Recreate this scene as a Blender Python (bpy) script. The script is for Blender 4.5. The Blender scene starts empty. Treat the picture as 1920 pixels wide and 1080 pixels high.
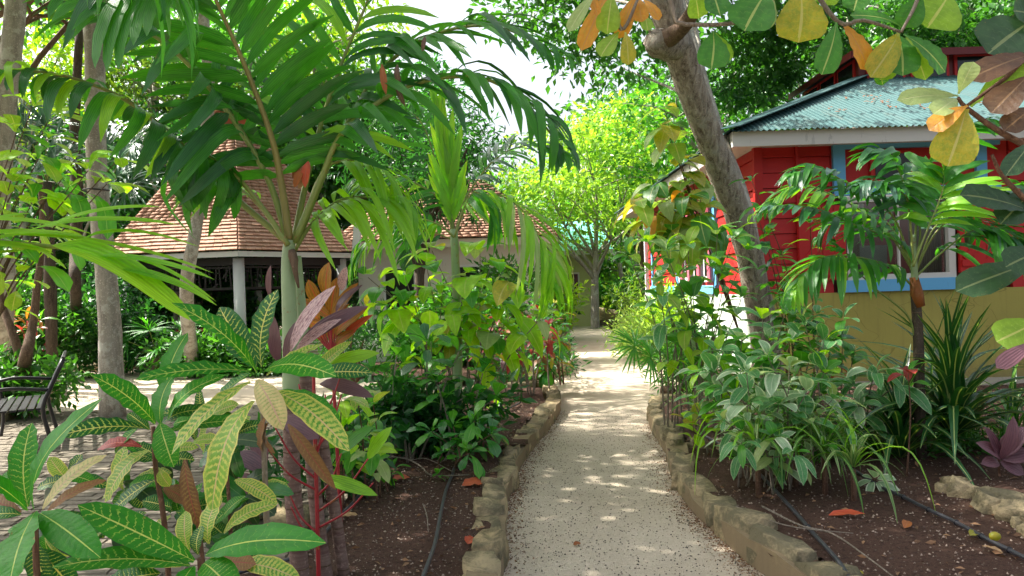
import bpy, math, random
import numpy as np
from mathutils import Vector, Matrix, noise
# ------------------------------------------------------------ camera, sky, sun, exposure
SC = bpy.context.scene
COL = SC.collection
F = 1397.0                      # focal length in photo pixels (1920 wide)
CH = 1.5                        # eye height
ROLL = math.radians(1.8)
cam_d = bpy.data.cameras.new('camera'); cam = bpy.data.objects.new('camera', cam_d); COL.objects.link(cam)
cam_d.sensor_width = 36; cam_d.lens = F / 1920 * 36; cam_d.clip_end = 500; cam_d.clip_start = 0.05
cam.matrix_world = Matrix.Translation((0, 0, CH)) @ Matrix.Rotation(math.pi / 2, 4, 'X') @ Matrix.Rotation(-ROLL, 4, 'Z')
SC.camera = cam
SUN_DIR = Vector((-0.60, 0.20, 0.80)).normalized()     # towards the sun
world = bpy.data.worlds.new('World'); SC.world = world; world.use_nodes = True
wn = world.node_tree.nodes; wl = world.node_tree.links
sky = wn.new('ShaderNodeTexSky'); sky.sky_type = 'NISHITA'; sky.sun_disc = False
sky.sun_elevation = math.asin(SUN_DIR.z); sky.sun_rotation = math.atan2(SUN_DIR.x, SUN_DIR.y)
sky.air_density = 1.0; sky.dust_density = 7.0; sky.ozone_density = 1.0
hs = wn.new('ShaderNodeHueSaturation'); hs.inputs['Saturation'].default_value = .5
bg = wn['Background']; bg.inputs['Strength'].default_value = 0.125
wl.new(sky.outputs[0], hs.inputs['Color']); wl.new(hs.outputs[0], bg.inputs['Color'])
sd = bpy.data.lights.new('sun', 'SUN'); sd.energy = 5.0; sd.angle = math.radians(0.53); sd.color = (1.0, 0.95, 0.86)
sun = bpy.data.objects.new('sun', sd); COL.objects.link(sun)
sun.rotation_euler = SUN_DIR.to_track_quat('Z', 'Y').to_euler()
SC.view_settings.view_transform = 'Standard'; SC.view_settings.look = 'None'
SC.view_settings.gamma = 1.0; SC.view_settings.use_curve_mapping = False
SC.view_settings.exposure = 1.6

# ------------------------------------------------------------ helpers
cR, sR = math.cos(ROLL), math.sin(ROLL)
def V(px, py, d):
    dx, dy = px - 960, 540 - py
    a, b = dx * cR + dy * sR * -1 * -1, -dx * sR + dy * cR
    a = dx * cR + dy * sR
    return Vector((a / F * d, d, CH + b / F * d))
def G(px, py, z=0.0):
    dx, dy = px - 960, 540 - py
    b = -dx * sR + dy * cR
    d = (CH - z) * F / max(-b, 1.0)
    return V(px, py, d)
def rng(seed): return random.Random(seed)
def lerp(a, b, t): return a + (b - a) * t

def meta(o, label=None, cat=None, group=None, kind=None):
    if label: o['label'] = label
    if cat: o['category'] = cat
    if group: o['group'] = group
    if kind: o['kind'] = kind
    return o
def thing(name, label, cat, loc, group=None):
    o = bpy.data.objects.new(name, None); COL.objects.link(o); o.location = loc
    o.empty_display_size = 0.1
    return meta(o, label, cat, group)
def root_loc(o):
    while o.parent: o = o.parent
    return Vector(o.location)
def put(name, me, parent=None, mat=None, M=None, kind=None):
    """link a mesh whose matrix M is given in world space under parent (parts keep identity between levels)"""
    o = bpy.data.objects.new(name, me); COL.objects.link(o)
    M = M or Matrix.Identity(4)
    if parent is not None:
        o.parent = parent
        # accumulate world translation/rotation of parents (only roots carry transforms in this script)
        P = Matrix.Identity(4); p = parent
        while p: P = p.matrix_basis @ P; p = p.parent
        M = P.inverted() @ M
    o.matrix_basis = M
    if mat is not None:
        if len(me.materials) == 0: me.materials.append(mat)
        if me.materials[0] is not mat:
            o.material_slots[0].link = 'OBJECT'; o.material_slots[0].material = mat
    if kind: o['kind'] = kind
    return o
def mesh_np(name, verts, faces_list, smooth=True, uv=None, rnd=None):
    """faces_list: list of (n,k) int arrays"""
    me = bpy.data.meshes.new(name)
    verts = np.asarray(verts, dtype=np.float32)
    me.vertices.add(len(verts)); me.vertices.foreach_set('co', verts.ravel())
    loops = np.concatenate([f.ravel() for f in faces_list]).astype(np.int32)
    tot = np.concatenate([np.full(len(f), f.shape[1]) for f in faces_list]).astype(np.int32)
    me.loops.add(len(loops)); me.loops.foreach_set('vertex_index', loops)
    me.polygons.add(len(tot))
    start = np.concatenate([[0], np.cumsum(tot)[:-1]]).astype(np.int32)
    me.polygons.foreach_set('loop_start', start); me.polygons.foreach_set('loop_total', tot)
    if smooth: me.polygons.foreach_set('use_smooth', np.ones(len(tot), dtype=bool))
    if uv is not None:
        l = me.uv_layers.new(name='UVMap'); l.data.foreach_set('uv', np.asarray(uv, dtype=np.float32)[loops].ravel())
    if rnd is not None:
        a = me.attributes.new('rnd', 'FLOAT', 'POINT'); a.data.foreach_set('value', np.asarray(rnd, dtype=np.float32))
    me.update(calc_edges=True)
    return me

class MB:
    """collects simple geometry into one mesh"""
    def __init__(s): s.v = []; s.f = []
    def quad_box(s, c8):
        b = len(s.v); s.v += [tuple(p) for p in c8]
        for q in ((0, 3, 2, 1), (4, 5, 6, 7), (0, 1, 5, 4), (1, 2, 6, 5), (2, 3, 7, 6), (3, 0, 4, 7)): s.f.append([b + i for i in q])
        return s
    def box(s, x0, x1, y0, y1, z0, z1, M=None):
        c = [Vector(p) for p in ((x0, y0, z0), (x1, y0, z0), (x1, y1, z0), (x0, y1, z0), (x0, y0, z1), (x1, y0, z1), (x1, y1, z1), (x0, y1, z1))]
        if M: c = [M @ p for p in c]
        return s.quad_box(c)
    def beam(s, a, b, w, h, up=Vector((0, 0, 1))):
        a, b = Vector(a), Vector(b); t = (b - a).normalized(); x = t.cross(up)
        if x.length < 1e-4: x = Vector((1, 0, 0))
        x = x.normalized() * w / 2; z = x.normalized().cross(t) * h / 2
        return s.quad_box([a - x - z, a + x - z, b + x - z, b - x - z, a - x + z, a + x + z, b + x + z, b - x + z])
    def tube(s, pts, radii, n=8, cap=True, jitter=0, seed=0):
        r = rng(seed); pts = [Vector(p) for p in pts]; b = len(s.v); m = len(pts); up = None
        for i, p in enumerate(pts):
            t = (pts[min(i + 1, m - 1)] - pts[max(i - 1, 0)])
            t = t.normalized() if t.length > 1e-9 else Vector((0, 0, 1))
            if up is None: up = Vector((1, 0, 0)) if abs(t.x) < .8 else Vector((0, 1, 0))
            x = (up - t * up.dot(t)).normalized(); y = t.cross(x); up = x
            R = radii[i] if hasattr(radii, '__len__') else radii
            for k in range(n):
                a = 2 * math.pi * k / n; q = R * (1 + (r.random() - .5) * jitter)
                s.v.append(tuple(p + x * math.cos(a) * q + y * math.sin(a) * q))
        for i in range(m - 1):
            for k in range(n):
                s.f.append([b + i * n + k, b + i * n + (k + 1) % n, b + (i + 1) * n + (k + 1) % n, b + (i + 1) * n + k])
        if cap:
            s.f.append([b + k for k in range(n)][::-1]); s.f.append([b + (m - 1) * n + k for k in range(n)])
        return s
    def poly(s, pts):
        b = len(s.v); s.v += [tuple(p) for p in pts]; s.f.append(list(range(b, b + len(pts)))); return s
    def mesh(s, name, loc=None, smooth=False, bevel=0):
        me = bpy.data.meshes.new(name)
        v = s.v if loc is None else [(p[0] - loc[0], p[1] - loc[1], p[2] - loc[2]) for p in s.v]
        me.from_pydata(v, [], s.f)
        if smooth: me.polygons.foreach_set('use_smooth', [True] * len(me.polygons))
        me.update()
        return me
    def build(s, name, mat, parent=None, smooth=False, kind=None):
        me = s.mesh(name, root_loc(parent) if parent else None, smooth)
        me.materials.append(mat)
        o = bpy.data.objects.new(name, me); COL.objects.link(o)
        if parent: o.parent = parent
        if kind: o['kind'] = kind
        return o
def curve(pts, n=24):
    """Catmull-Rom through control points"""
    P = [Vector(p) for p in pts]; P = [P[0] * 2 - P[1]] + P + [P[-1] * 2 - P[-2]]
    out = []; seg = len(P) - 3
    for i in range(n + 1):
        u = i / n * seg; k = min(int(u), seg - 1); t = u - k
        a, b, c, d = P[k:k + 4]
        out.append(0.5 * ((2 * b) + (-a + c) * t + (2 * a - 5 * b + 4 * c - d) * t * t + (-a + 3 * b - 3 * c + d) * t ** 3))
    return out

# ------------------------------------------------------------ materials
class NT:
    def __init__(s, name):
        s.m = bpy.data.materials.new(name); s.m.use_nodes = True; s.t = s.m.node_tree; s.n = s.t.nodes; s.l = s.t.links
        s.n.clear(); s.out = s.n.new('ShaderNodeOutputMaterial')
    def node(s, typ, **kw):
        n = s.n.new(typ)
        for k, v in kw.items():
            if k.startswith('i_'):
                key = k[2:].replace('_', ' ')
                s.set(n.inputs[int(key)] if key.isdigit() else n.inputs[key], v)
            else: setattr(n, k, v)
        return n
    def set(s, sock, v):
        if isinstance(v, bpy.types.NodeSocket): s.l.new(v, sock)
        elif isinstance(v, bpy.types.Node): s.l.new(v.outputs[0], sock)
        elif isinstance(v, (tuple, list)): sock.default_value = tuple(v) + ((1.0,) if len(v) == 3 and len(sock.default_value) == 4 else ())
        else: sock.default_value = v
    def math(s, op, a, b=0.0, c=None, clamp=False):
        n = s.n.new('ShaderNodeMath'); n.operation = op; n.use_clamp = clamp
        s.set(n.inputs[0], a); s.set(n.inputs[1], b)
        if c is not None: s.set(n.inputs[2], c)
        return n.outputs[0]
    def mix(s, f, a, b, mode='MIX'):
        n = s.n.new('ShaderNodeMix'); n.data_type = 'RGBA'; n.blend_type = mode
        s.set(n.inputs[0], f); s.set(n.inputs[6], a); s.set(n.inputs[7], b)
        return n.outputs[2]
    def ramp(s, f, stops):
        n = s.n.new('ShaderNodeValToRGB'); s.set(n.inputs[0], f); e = n.color_ramp.elements
        while len(e) < len(stops): e.new(0.5)
        for i, (p, c) in enumerate(stops):
            e[i].position = p; c = (c, c, c) if isinstance(c, (int, float)) else c; e[i].color = tuple(c) + (1.0,)
        return n.outputs[0]
    def noise(s, scale, detail=4, rough=.55, vec=None, dist=0):
        n = s.node('ShaderNodeTexNoise'); n.inputs['Scale'].default_value = scale; n.inputs['Detail'].default_value = detail
        n.inputs['Roughness'].default_value = rough; n.inputs['Distortion'].default_value = dist
        if vec is not None: s.set(n.inputs['Vector'], vec)
        return n.outputs[0]
    def pos(s, sc=None):
        g = s.node('ShaderNodeNewGeometry').outputs['Position']
        if sc is None: return g
        n = s.node('ShaderNodeVectorMath', operation='MULTIPLY'); s.set(n.inputs[0], g); n.inputs[1].default_value = sc
        return n.outputs[0]
    def objc(s, sc=(1, 1, 1)):
        g = s.node('ShaderNodeTexCoord').outputs['Object']
        n = s.node('ShaderNodeVectorMath', operation='MULTIPLY'); s.set(n.inputs[0], g); n.inputs[1].default_value = sc
        return n.outputs[0]
    def rand(s): return s.node('ShaderNodeObjectInfo').outputs['Random']
    def bump(s, h, strength=.4, dist=.01):
        n = s.node('ShaderNodeBump'); n.inputs['Strength'].default_value = strength; n.inputs['Distance'].default_value = dist
        s.set(n.inputs['Height'], h); return n.outputs[0]
    def pbr(s, col, rough=.7, normal=None, metal=0.0, spec=.5, coat=0):
        p = s.node('ShaderNodeBsdfPrincipled'); s.set(p.inputs['Base Color'], col); s.set(p.inputs['Roughness'], rough)
        p.inputs['Metallic'].default_value = metal; s.set(p.inputs['Specular IOR Level'], spec)
        if normal is not None: s.set(p.inputs['Normal'], normal)
        s.l.new(p.outputs[0], s.out.inputs[0]); return p

def mat_paint(name, col, rough=.55, var=.12, dirt=.15, bump=.15, per_piece=.06, grain=False):
    t = NT(name)
    n1 = t.noise(1.3, 5, .6, t.pos()); n2 = t.noise(14, 4, .6, t.pos((1, 1, .25) if not grain else (.4, .4, 3)))
    c = t.mix(t.math('MULTIPLY', t.math('SUBTRACT', n1, .35, clamp=True), var * 4), col, tuple(x * .55 for x in col))
    c = t.mix(t.math('MULTIPLY', t.math('GREATER_THAN', n2, .66), dirt), c, tuple(lerp(x, .18, .6) * .6 for x in col))
    c = t.mix(t.math('MULTIPLY', t.rand(), per_piece * 2), c, tuple(x * .4 for x in col))
    t.pbr(c, t.math('ADD', t.math('MULTIPLY', n2, .25), rough - .12), t.bump(n2, bump, .006), spec=.35)
    return t.m
def mat_wall(name, col, splash):
    '''rendered wall: patchy fading, rain streaks, mud splashed over the lowest part, hairline cracks'''
    t = NT(name); P = t.pos(); z = t.node('ShaderNodeSeparateXYZ'); t.set(z.inputs[0], P)
    a = t.noise(.9, 6, .65, P); s = t.noise(3.0, 5, .7, t.pos((5, 5, .35))); g = t.noise(26, 5, .7, P)
    c = t.mix(t.math('MULTIPLY', t.ramp(a, [(.35, 0.0), (.7, 1.0)]), .5), col, tuple(x * .72 for x in col))
    c = t.mix(t.math('MULTIPLY', t.ramp(s, [(.52, 0.0), (.75, 1.0)]), .5), c, tuple(x * .5 + .02 for x in col))
    h = t.math('ADD', z.outputs[2], t.math('MULTIPLY', t.math('SUBTRACT', g, .5), .5))
    c = t.mix(t.math('MULTIPLY', t.ramp(h, [(.10, 1.0), (.42, 0.0)]), splash), c, (.17, .12, .08))
    v = t.node('ShaderNodeTexVoronoi', feature='DISTANCE_TO_EDGE'); v.inputs['Scale'].default_value = 1.6
    w = t.node('ShaderNodeVectorMath', operation='ADD'); t.set(w.inputs[0], P); nz = t.node('ShaderNodeTexNoise'); nz.inputs['Scale'].default_value = 3; t.set(w.inputs[1], nz.outputs[1]); t.set(v.inputs['Vector'], w)
    c = t.mix(t.math('MULTIPLY', t.math('LESS_THAN', v.outputs[0], .006), .45), c, tuple(x * .35 for x in col))
    t.pbr(c, .85, t.bump(t.math('ADD', g, a), .35, .01), spec=.2)
    return t.m
def mat_bark(name, c1, c2, scale=1.0, ringed=False, lichen_sunfleck=None, bump=.8):
    t = NT(name)
    P = t.pos((9 * scale, 9 * scale, 1.6 * scale)) if not ringed else t.pos((1.5, 1.5, 22 * scale))
    n = t.noise(2.4, 8, .68, P, .6); n2 = t.noise(2.2, 4, .6, t.pos())
    c = t.mix(t.ramp(n, [(.35, 0.0), (.62, 1.0)]), c1, c2)
    c = t.mix(t.math('MULTIPLY', n2, .5), c, tuple(x * .5 for x in c1))
    if lichen_sunfleck:
        l = t.ramp(t.noise(5, 5, .7, t.pos()), [(.52, 0.0), (.6, 1.0)])
        c = t.mix(t.math('MULTIPLY', l, .7), c, lichen_sunfleck)
    sp = t.ramp(t.noise(60, 2, .5, t.pos()), [(.58, 0.0), (.68, 1.0)])
    c = t.mix(t.math('MULTIPLY', sp, .35), c, tuple(min(1, x * 1.8) for x in c2))
    t.pbr(c, .85, t.bump(t.math('ADD', n, t.math('MULTIPLY', sp, .2)), bump, .03), spec=.2)
    return t.m
def mat_leaf(name, a, b, trans=None, rough=.38, mid=None, midw=.03, veins=0, vcol=None, vstr=0, vcount=14, margin=0, blotch=None, blotch_amt=.4,
             stuff=False, tw=.42, ribs=0, spec=.5, tip=None, hue=.0, blem=.75):
    """a,b: the two ends of the per-leaf colour range"""
    t = NT(name)
    R = t.node('ShaderNodeAttribute', attribute_name='rnd').outputs['Fac'] if stuff else t.rand()
    c = t.mix(R, a, b)
    h = None
    if not stuff:
        u = t.node('ShaderNodeUVMap').outputs[0]
        sp = t.node('ShaderNodeSeparateXYZ'); t.set(sp.inputs[0], u); U, Vv = sp.outputs[0], sp.outputs[1]
        du = t.math('ABSOLUTE', t.math('SUBTRACT', U, .5))
        n = t.noise(3.0, 5, .6, t.objc((6, 6, 6)))
        if blotch is not None:
            c = t.mix(t.math('MULTIPLY', t.ramp(n, [(.45, 0.0), (.56, 1.0)]), blotch_amt), c, blotch)
        else:
            c = t.mix(t.math('MULTIPLY', n, .35), c, tuple(x * .6 for x in a))
        if margin:
            nn = t.noise(9.0, 3, .6, t.objc((5, 5, 5)))
            e = t.ramp(t.math('ADD', du, t.math('MULTIPLY', t.math('SUBTRACT', nn, .5), .35)), [(.5 - margin, 0.0), (.5 - margin + .05, 1.0)])
            c = t.mix(e, c, vcol or (.8, .8, .6))
        if veins:
            w = t.math('ADD', t.math('MULTIPLY', Vv, vcount), t.math('MULTIPLY', du, -2.2))
            w = t.math('ADD', w, t.math('MULTIPLY', t.noise(4.0, 3, .6, t.objc((3, 3, 3))), 1.1))
            f = t.math('ABSOLUTE', t.math('SUBTRACT', t.math('FRACT', w), .5))
            br = t.noise(7.0, 3, .6, t.objc((3, 3, 3)))
            thr = t.math('MULTIPLY', t.math('MAXIMUM', t.math('SUBTRACT', t.math('MULTIPLY', br, 2.6), t.math('ADD', .45, t.math('MULTIPLY', t.rand(), .45))), 0.0), veins)
            line = t.math('LESS_THAN', f, thr)
            line = t.math('MULTIPLY', line, t.ramp(du, [(.30, 1.0), (.46, 0.1)]))
            c = t.mix(t.math('MULTIPLY', line, vstr), c, vcol)
            h = f
        if ribs:
            h = t.math('SINE', t.math('MULTIPLY', U, ribs * 6.283))
            c = t.mix(t.math('MULTIPLY', t.math('GREATER_THAN', h, .2), .22), c, tuple(min(1, x * 1.7) for x in b))
        bl = t.noise(11.0, 4, .7, t.objc((2.2, 2.2, 2.2)))
        edge = t.math('MULTIPLY', t.ramp(du, [(.2, 0.0), (.5, 1.0)]), .10)
        sp_ = t.ramp(t.math('ADD', t.math('ADD', bl, edge), t.math('MULTIPLY', t.rand(), .07)), [(.745, 0.0), (.77, 1.0)])
        c = t.mix(t.math('MULTIPLY', sp_, blem), c, (.26, .15, .05))
        c = t.mix(t.math('MULTIPLY', t.ramp(t.noise(4.0, 3, .6, t.objc()), [(.4, 0.0), (.7, 1.0)]), .35), c, tuple(x * 1.5 for x in b))
        if tip is not None:
            c = t.mix(t.ramp(t.math('ADD', Vv, t.math('MULTIPLY', n, .3)), [(1.08, 0.0), (1.16, 1.0)]), c, tip)
        if mid is not None:
            c = t.mix(t.math('LESS_THAN', du, midw), c, mid)
            hm = t.math('SMOOTH_MIN', t.math('MULTIPLY', du, 8.0), .5, .2)
            h = hm if h is None else t.math('ADD', h, hm)
    nrm = t.bump(h, .25, .004) if h is not None else None
    p = t.node('ShaderNodeBsdfPrincipled'); t.set(p.inputs['Base Color'], c); p.inputs['Roughness'].default_value = rough
    p.inputs['Specular IOR Level'].default_value = spec
    tr = t.node('ShaderNodeBsdfTranslucent')
    tc = t.mix(1.0, c, trans or (2.3, 2.2, .7), 'MULTIPLY'); t.set(tr.inputs[0], tc)
    if nrm is not None: t.set(p.inputs['Normal'], nrm)
    mx = t.node('ShaderNodeMixShader'); mx.inputs[0].default_value = tw
    t.l.new(p.outputs[0], mx.inputs[1]); t.l.new(tr.outputs[0], mx.inputs[2]); t.l.new(mx.outputs[0], t.out.inputs[0])
    return t.m

M = {}
def mk_mats():
    # ground
    t = NT('path_gravel')
    n1 = t.noise(1.1, 5, .6, t.pos()); n2 = t.noise(45, 3, .6, t.pos()); n3 = t.noise(170, 2, .7, t.pos())
    c = t.mix(n1, (.54, .45, .34), (.42, .345, .255))
    c = t.mix(t.math('MULTIPLY', n2, .45), c, (.66, .60, .50))
    c = t.mix(t.math('MULTIPLY', t.ramp(n3, [(.3, 1.0), (.42, 0.0)]), .55), c, (.16, .13, .10))
    c = t.mix(t.math('MULTIPLY', t.ramp(t.noise(.55, 6, .7, t.pos()), [(.42, 0.0), (.62, 1.0)]), .38), c, (.36, .29, .20))
    c = t.mix(t.math('MULTIPLY', t.ramp(t.noise(3.5, 6, .75, t.pos()), [(.5, 0.0), (.68, 1.0)]), .3), c, (.68, .58, .44))
    t.pbr(c, .95, t.bump(t.math('ADD', n3, n2), .6, .012), spec=.15); M['path'] = t.m
    t = NT('garden_soil')
    n1 = t.noise(2.0, 5, .6, t.pos()); n2 = t.noise(38, 6, .7, t.pos()); n3 = t.noise(140, 3, .7, t.pos())
    c = t.mix(n1, (.075, .040, .030), (.12, .068, .048))
    c = t.mix(t.math('MULTIPLY', t.ramp(n3, [(.58, 0.0), (.68, 1.0)]), .6), c, (.26, .18, .13))
    c = t.mix(t.math('MULTIPLY', t.ramp(n2, [(.35, 1.0), (.5, 0.0)]), .6), c, (.03, .018, .014))
    t.pbr(c, .95, t.bump(t.math('ADD', n2, t.math('MULTIPLY', n3, .5)), 1.0, .03), spec=.15); M['soil'] = t.m
    t = NT('forest_floor')
    n1 = t.noise(.6, 5, .6, t.pos()); n2 = t.noise(18, 6, .7, t.pos())
    c = t.mix(n1, (.06, .05, .03), (.045, .065, .022)); c = t.mix(t.ramp(n2, [(.5, 0.0), (.7, 1.0)]), c, (.12, .09, .05))
    t.pbr(c, .95, t.bump(n2, 1.0, .04), spec=.1); M['floor'] = t.m
    # stones
    t = NT('kerb_stone')
    n1 = t.noise(3.5, 6, .65, t.pos()); n2 = t.noise(28, 5, .7, t.pos()); 
    c = t.mix(n1, (.46, .35, .19), (.34, .27, .16)); c = t.mix(t.math('MULTIPLY', t.rand(), .5), c, (.52, .42, .26))
    gz = t.node('ShaderNodeSeparateXYZ'); t.set(gz.inputs[0], t.node('ShaderNodeNewGeometry').outputs['Normal'])
    moss = t.math('MULTIPLY', t.ramp(t.noise(4.0, 6, .75, t.pos()), [(.40, 0.0), (.56, 1.0)]), .85)
    c = t.mix(moss, c, (.12, .11, .07)); c = t.mix(t.math('MULTIPLY', t.ramp(n2, [(.55, 0.0), (.7, 1.0)]), .4), c, (.09, .08, .05))
    t.pbr(c, .9, t.bump(t.math('ADD', n1, n2), .8, .03), spec=.15); M['kerb'] = t.m
    t = NT('paver')
    n1 = t.noise(9, 6, .65, t.pos((1, 3, 3))); n2 = t.noise(60, 4, .7, t.pos())
    c = t.mix(t.rand(), (.13, .11, .08), (.25, .22, .165)); c = t.mix(t.ramp(n1, [(.4, 0.0), (.6, 1.0)]), c, (.15, .125, .095))
    t.pbr(c, .85, t.bump(t.math('ADD', n1, n2), .5, .012), spec=.25); M['paver'] = t.m
    M['mortar'] = mat_paint('mortar', (.26, .22, .16), .9, .3, .4, .6); M['render_face'] = mat_wall('kerb_render', (.34, .27, .15), .6)
    M['concrete'] = mat_paint('concrete', (.42, .38, .31), .9, .3, .4, .5)
    M['white'] = mat_paint('white_paint', (.70, .71, .72), .6, .08, .12, .1)
    M['white_dim'] = mat_paint('white_old_paint', (.62, .60, .55), .6, .12, .3, .15)
    M['red'] = mat_paint('red_paint', (.50, .016, .014), .55, .14, .12, .2, .14, True)
    M['blue'] = mat_paint('blue_paint', (.13, .42, .70), .5, .08, .1, .12)
    M['yellow'] = mat_wall('yellow_plaster', (.37, .325, .085), .55)
    M['pale'] = mat_wall('pale_green_plaster', (.58, .65, .57), .5)
    M['cream'] = mat_paint('cream_plaster', (.66, .60, .50), .8, .1, .2, .25)
    M['olive'] = mat_paint('olive_plaster', (.48, .50, .22), .8, .1, .2, .2)
    M['pink'] = mat_paint('pink_paint', (.58, .12, .17), .6, .1, .2, .1)
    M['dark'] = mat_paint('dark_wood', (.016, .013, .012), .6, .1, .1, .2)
    M['darkred'] = mat_paint('dark_red_paint', (.12, .012, .012), .5, .1, .1, .2)
    t = NT('black_iron'); n = t.noise(30, 3, .6, t.pos()); t.pbr(t.mix(n, (.006, .006, .008), (.014, .014, .018)), .4, t.bump(n, .3, .004), .0); M['iron'] = t.m
    t = NT('window_glass'); g_ = t.node('ShaderNodeBsdfGlossy'); g_.inputs['Roughness'].default_value = .04; tr_ = t.node('ShaderNodeBsdfTransparent'); tr_.inputs[0].default_value = (.75, .8, .78, 1)
    fz = t.node('ShaderNodeFresnel'); mx_ = t.node('ShaderNodeMixShader'); t.l.new(t.math('ADD', fz.outputs[0], .05), mx_.inputs[0]); t.l.new(tr_.outputs[0], mx_.inputs[1]); t.l.new(g_.outputs[0], mx_.inputs[2]); t.l.new(mx_.outputs[0], t.out.inputs[0]); M['clear'] = t.m
    t = NT('dark_glass'); t.pbr((.015, .018, .018), .12, None, 0, .35); M['glass'] = t.m
    t = NT('curtain'); w_ = t.node('ShaderNodeTexWave'); w_.inputs['Scale'].default_value = 9; t.pbr(t.mix(w_.outputs[1], (.30, .22, .15), (.52, .42, .30)), .9); M['curtain'] = t.m
    t = NT('green_metal_roof'); n = t.noise(2.0, 6, .65, t.pos()); n2 = t.noise(30, 4, .7, t.pos())
    c = t.mix(n, (.030, .085, .085), (.05, .125, .125)); c = t.mix(t.math('MULTIPLY', t.ramp(t.noise(1.5, 5, .7, t.pos((6, .7, 1))), [(.52, 0.0), (.72, 1.0)]), .45), c, (.10, .085, .06))
    c = t.mix(t.math('MULTIPLY', t.ramp(t.noise(.8, 4, .6, t.pos()), [(.45, 0.0), (.65, 1.0)]), .3), c, (.09, .15, .15))
    t.pbr(c, .52, t.bump(n2, .1, .004), .2, .4); M['roof'] = t.m
    t = NT('turquoise_metal_roof'); n = t.noise(2.0, 4, .6, t.pos()); t.pbr(t.mix(n, (.16, .55, .52), (.22, .62, .60)), .45, None, .1); M['turq'] = t.m
    t = NT('wood_shingle'); n = t.noise(6, 6, .7, t.pos((2, 2, .6))); 
    R = t.node('ShaderNodeAttribute', attribute_name='rnd').outputs['Fac']
    R2 = t.math('FRACT', t.math('ADD', R, t.rand()))
    c = t.mix(R2, (.36, .19, .125), (.50, .31, .22)); c = t.mix(t.math('MULTIPLY', t.ramp(n, [(.4, 0.0), (.65, 1.0)]), .6), c, (.24, .11, .065))
    t.pbr(c, .8, t.bump(n, .5, .01), spec=.25); M['shingle'] = t.m
    t = NT('black_hose'); n = t.noise(12, 3, .6, t.pos()); t.pbr(t.mix(n, (.02, .02, .024), (.06, .06, .075)), .42, None); M['hose'] = t.m
    t = NT('grit'); t.pbr(t.mix(t.node('ShaderNodeAttribute', attribute_name='rnd').outputs['Fac'], (.03, .025, .02), (.10, .085, .07)), .8); M['grit'] = t.m
    t = NT('soil_crumb'); t.pbr(t.mix(t.node('ShaderNodeAttribute', attribute_name='rnd').outputs['Fac'], (.06, .035, .026), (.36, .27, .21)), .9); M['crumb'] = t.m
    # bark
    M['bark_grey'] = mat_bark('grey_bark', (.24, .215, .18), (.46, .42, .35), .6, False, (.50, .49, .43), .6)  # whitish spots put the trunk's sun speckle into the bark colour
    M['bark_almond'] = mat_bark('almond_bark', (.12, .085, .06), (.56, .49, .39), 1.15, False, (.36, .34, .28), 1.4)
    M['bark_brown'] = mat_bark('brown_bark', (.10, .06, .04), (.22, .15, .10), 1.2)
    M['bark_dark'] = mat_bark('dark_bark', (.05, .037, .028), (.13, .10, .075), 1.2)
    M['palm_ring'] = mat_bark('ringed_palm_stem', (.15, .085, .072), (.27, .19, .155), 1.0, True, None, .3)
    M['crownshaft'] = mat_leaf('crownshaft_green', (.24, .34, .17), (.30, .40, .22), None, .45, stuff=False, tw=.05)
    M['petiole'] = mat_leaf('petiole_green', (.16, .24, .05), (.24, .27, .06), None, .4, tw=.08)
    M['petiole_olive'] = mat_leaf('petiole_olive', (.19, .18, .05), (.24, .20, .05), None, .4, tw=.08)
    M['red_stem'] = mat_leaf('red_stem', (.28, .012, .022), (.36, .02, .03), (1, 1, 1), .35, tw=.08)
    M['stem_brown'] = mat_bark('brown_twig', (.12, .06, .04), (.24, .14, .09), 3)
    M['stem_grey'] = mat_bark('grey_twig', (.20, .16, .12), (.36, .31, .25), 3)
    M['stem_green'] = mat_leaf('stem_green', (.10, .16, .04), (.16, .22, .06), None, .5, tw=.05)
    # foliage, one leaf per object
    G1 = dict(mid=(.42, .50, .14), midw=.022)
    M['croton'] = mat_leaf('croton_green', (.013, .155, .010), (.035, .22, .010), None, .42, spec=.28, veins=.11, vcol=(.36, .50, .10), vstr=.7, vcount=15, tw=.33, **G1)
    M['croton_dark'] = mat_leaf('croton_dark', (.008, .085, .018), (.016, .13, .016), None, .38, spec=.3, veins=.13, vcol=(.50, .58, .12), vstr=.85, vcount=14, tw=.28, mid=(.55, .52, .16), midw=.028)
    M['croton_plain'] = mat_leaf('croton_plain', (.013, .165, .008), (.035, .22, .010), None, .42, spec=.28, veins=.03, vcol=(.16, .36, .05), vstr=.5, tw=.33, mid=(.40, .52, .12), midw=.02)
    M['croton_yellow'] = mat_leaf('croton_yellow', (.07, .26, .03), (.20, .36, .05), None, .40, veins=.34, vcol=(.56, .52, .14), vstr=.8, vcount=17, margin=.10, tw=.36, mid=(.52, .42, .22), midw=.03)
    M['croton_pale'] = mat_leaf('croton_pale', (.55, .46, .20), (.60, .52, .24), (1.3, 1.2, .8), .45, veins=.2, vcol=(.20, .30, .06), vstr=.75, vcount=16, tw=.3, mid=(.55, .34, .24))
    M['croton_brown'] = mat_leaf('croton_brown', (.16, .075, .03), (.24, .12, .04), (1.6, 1.2, .6), .5, veins=.2, vcol=(.30, .22, .06), vstr=.6, vcount=16, tw=.25, mid=(.30, .08, .05))
    M['croton_red'] = mat_leaf('croton_red', (.30, .03, .03), (.35, .05, .04), (1.5, 1, 1), .4, veins=.2, vcol=(.50, .12, .06), vstr=.6, tw=.3, mid=(.6, .12, .08))
    M['ti_pink'] = mat_leaf('ti_pink', (.52, .26, .30), (.62, .46, .44), (1.2, 1, 1), .4, blotch=(.18, .035, .07), blotch_amt=.8, ribs=6, tw=.3)
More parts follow.
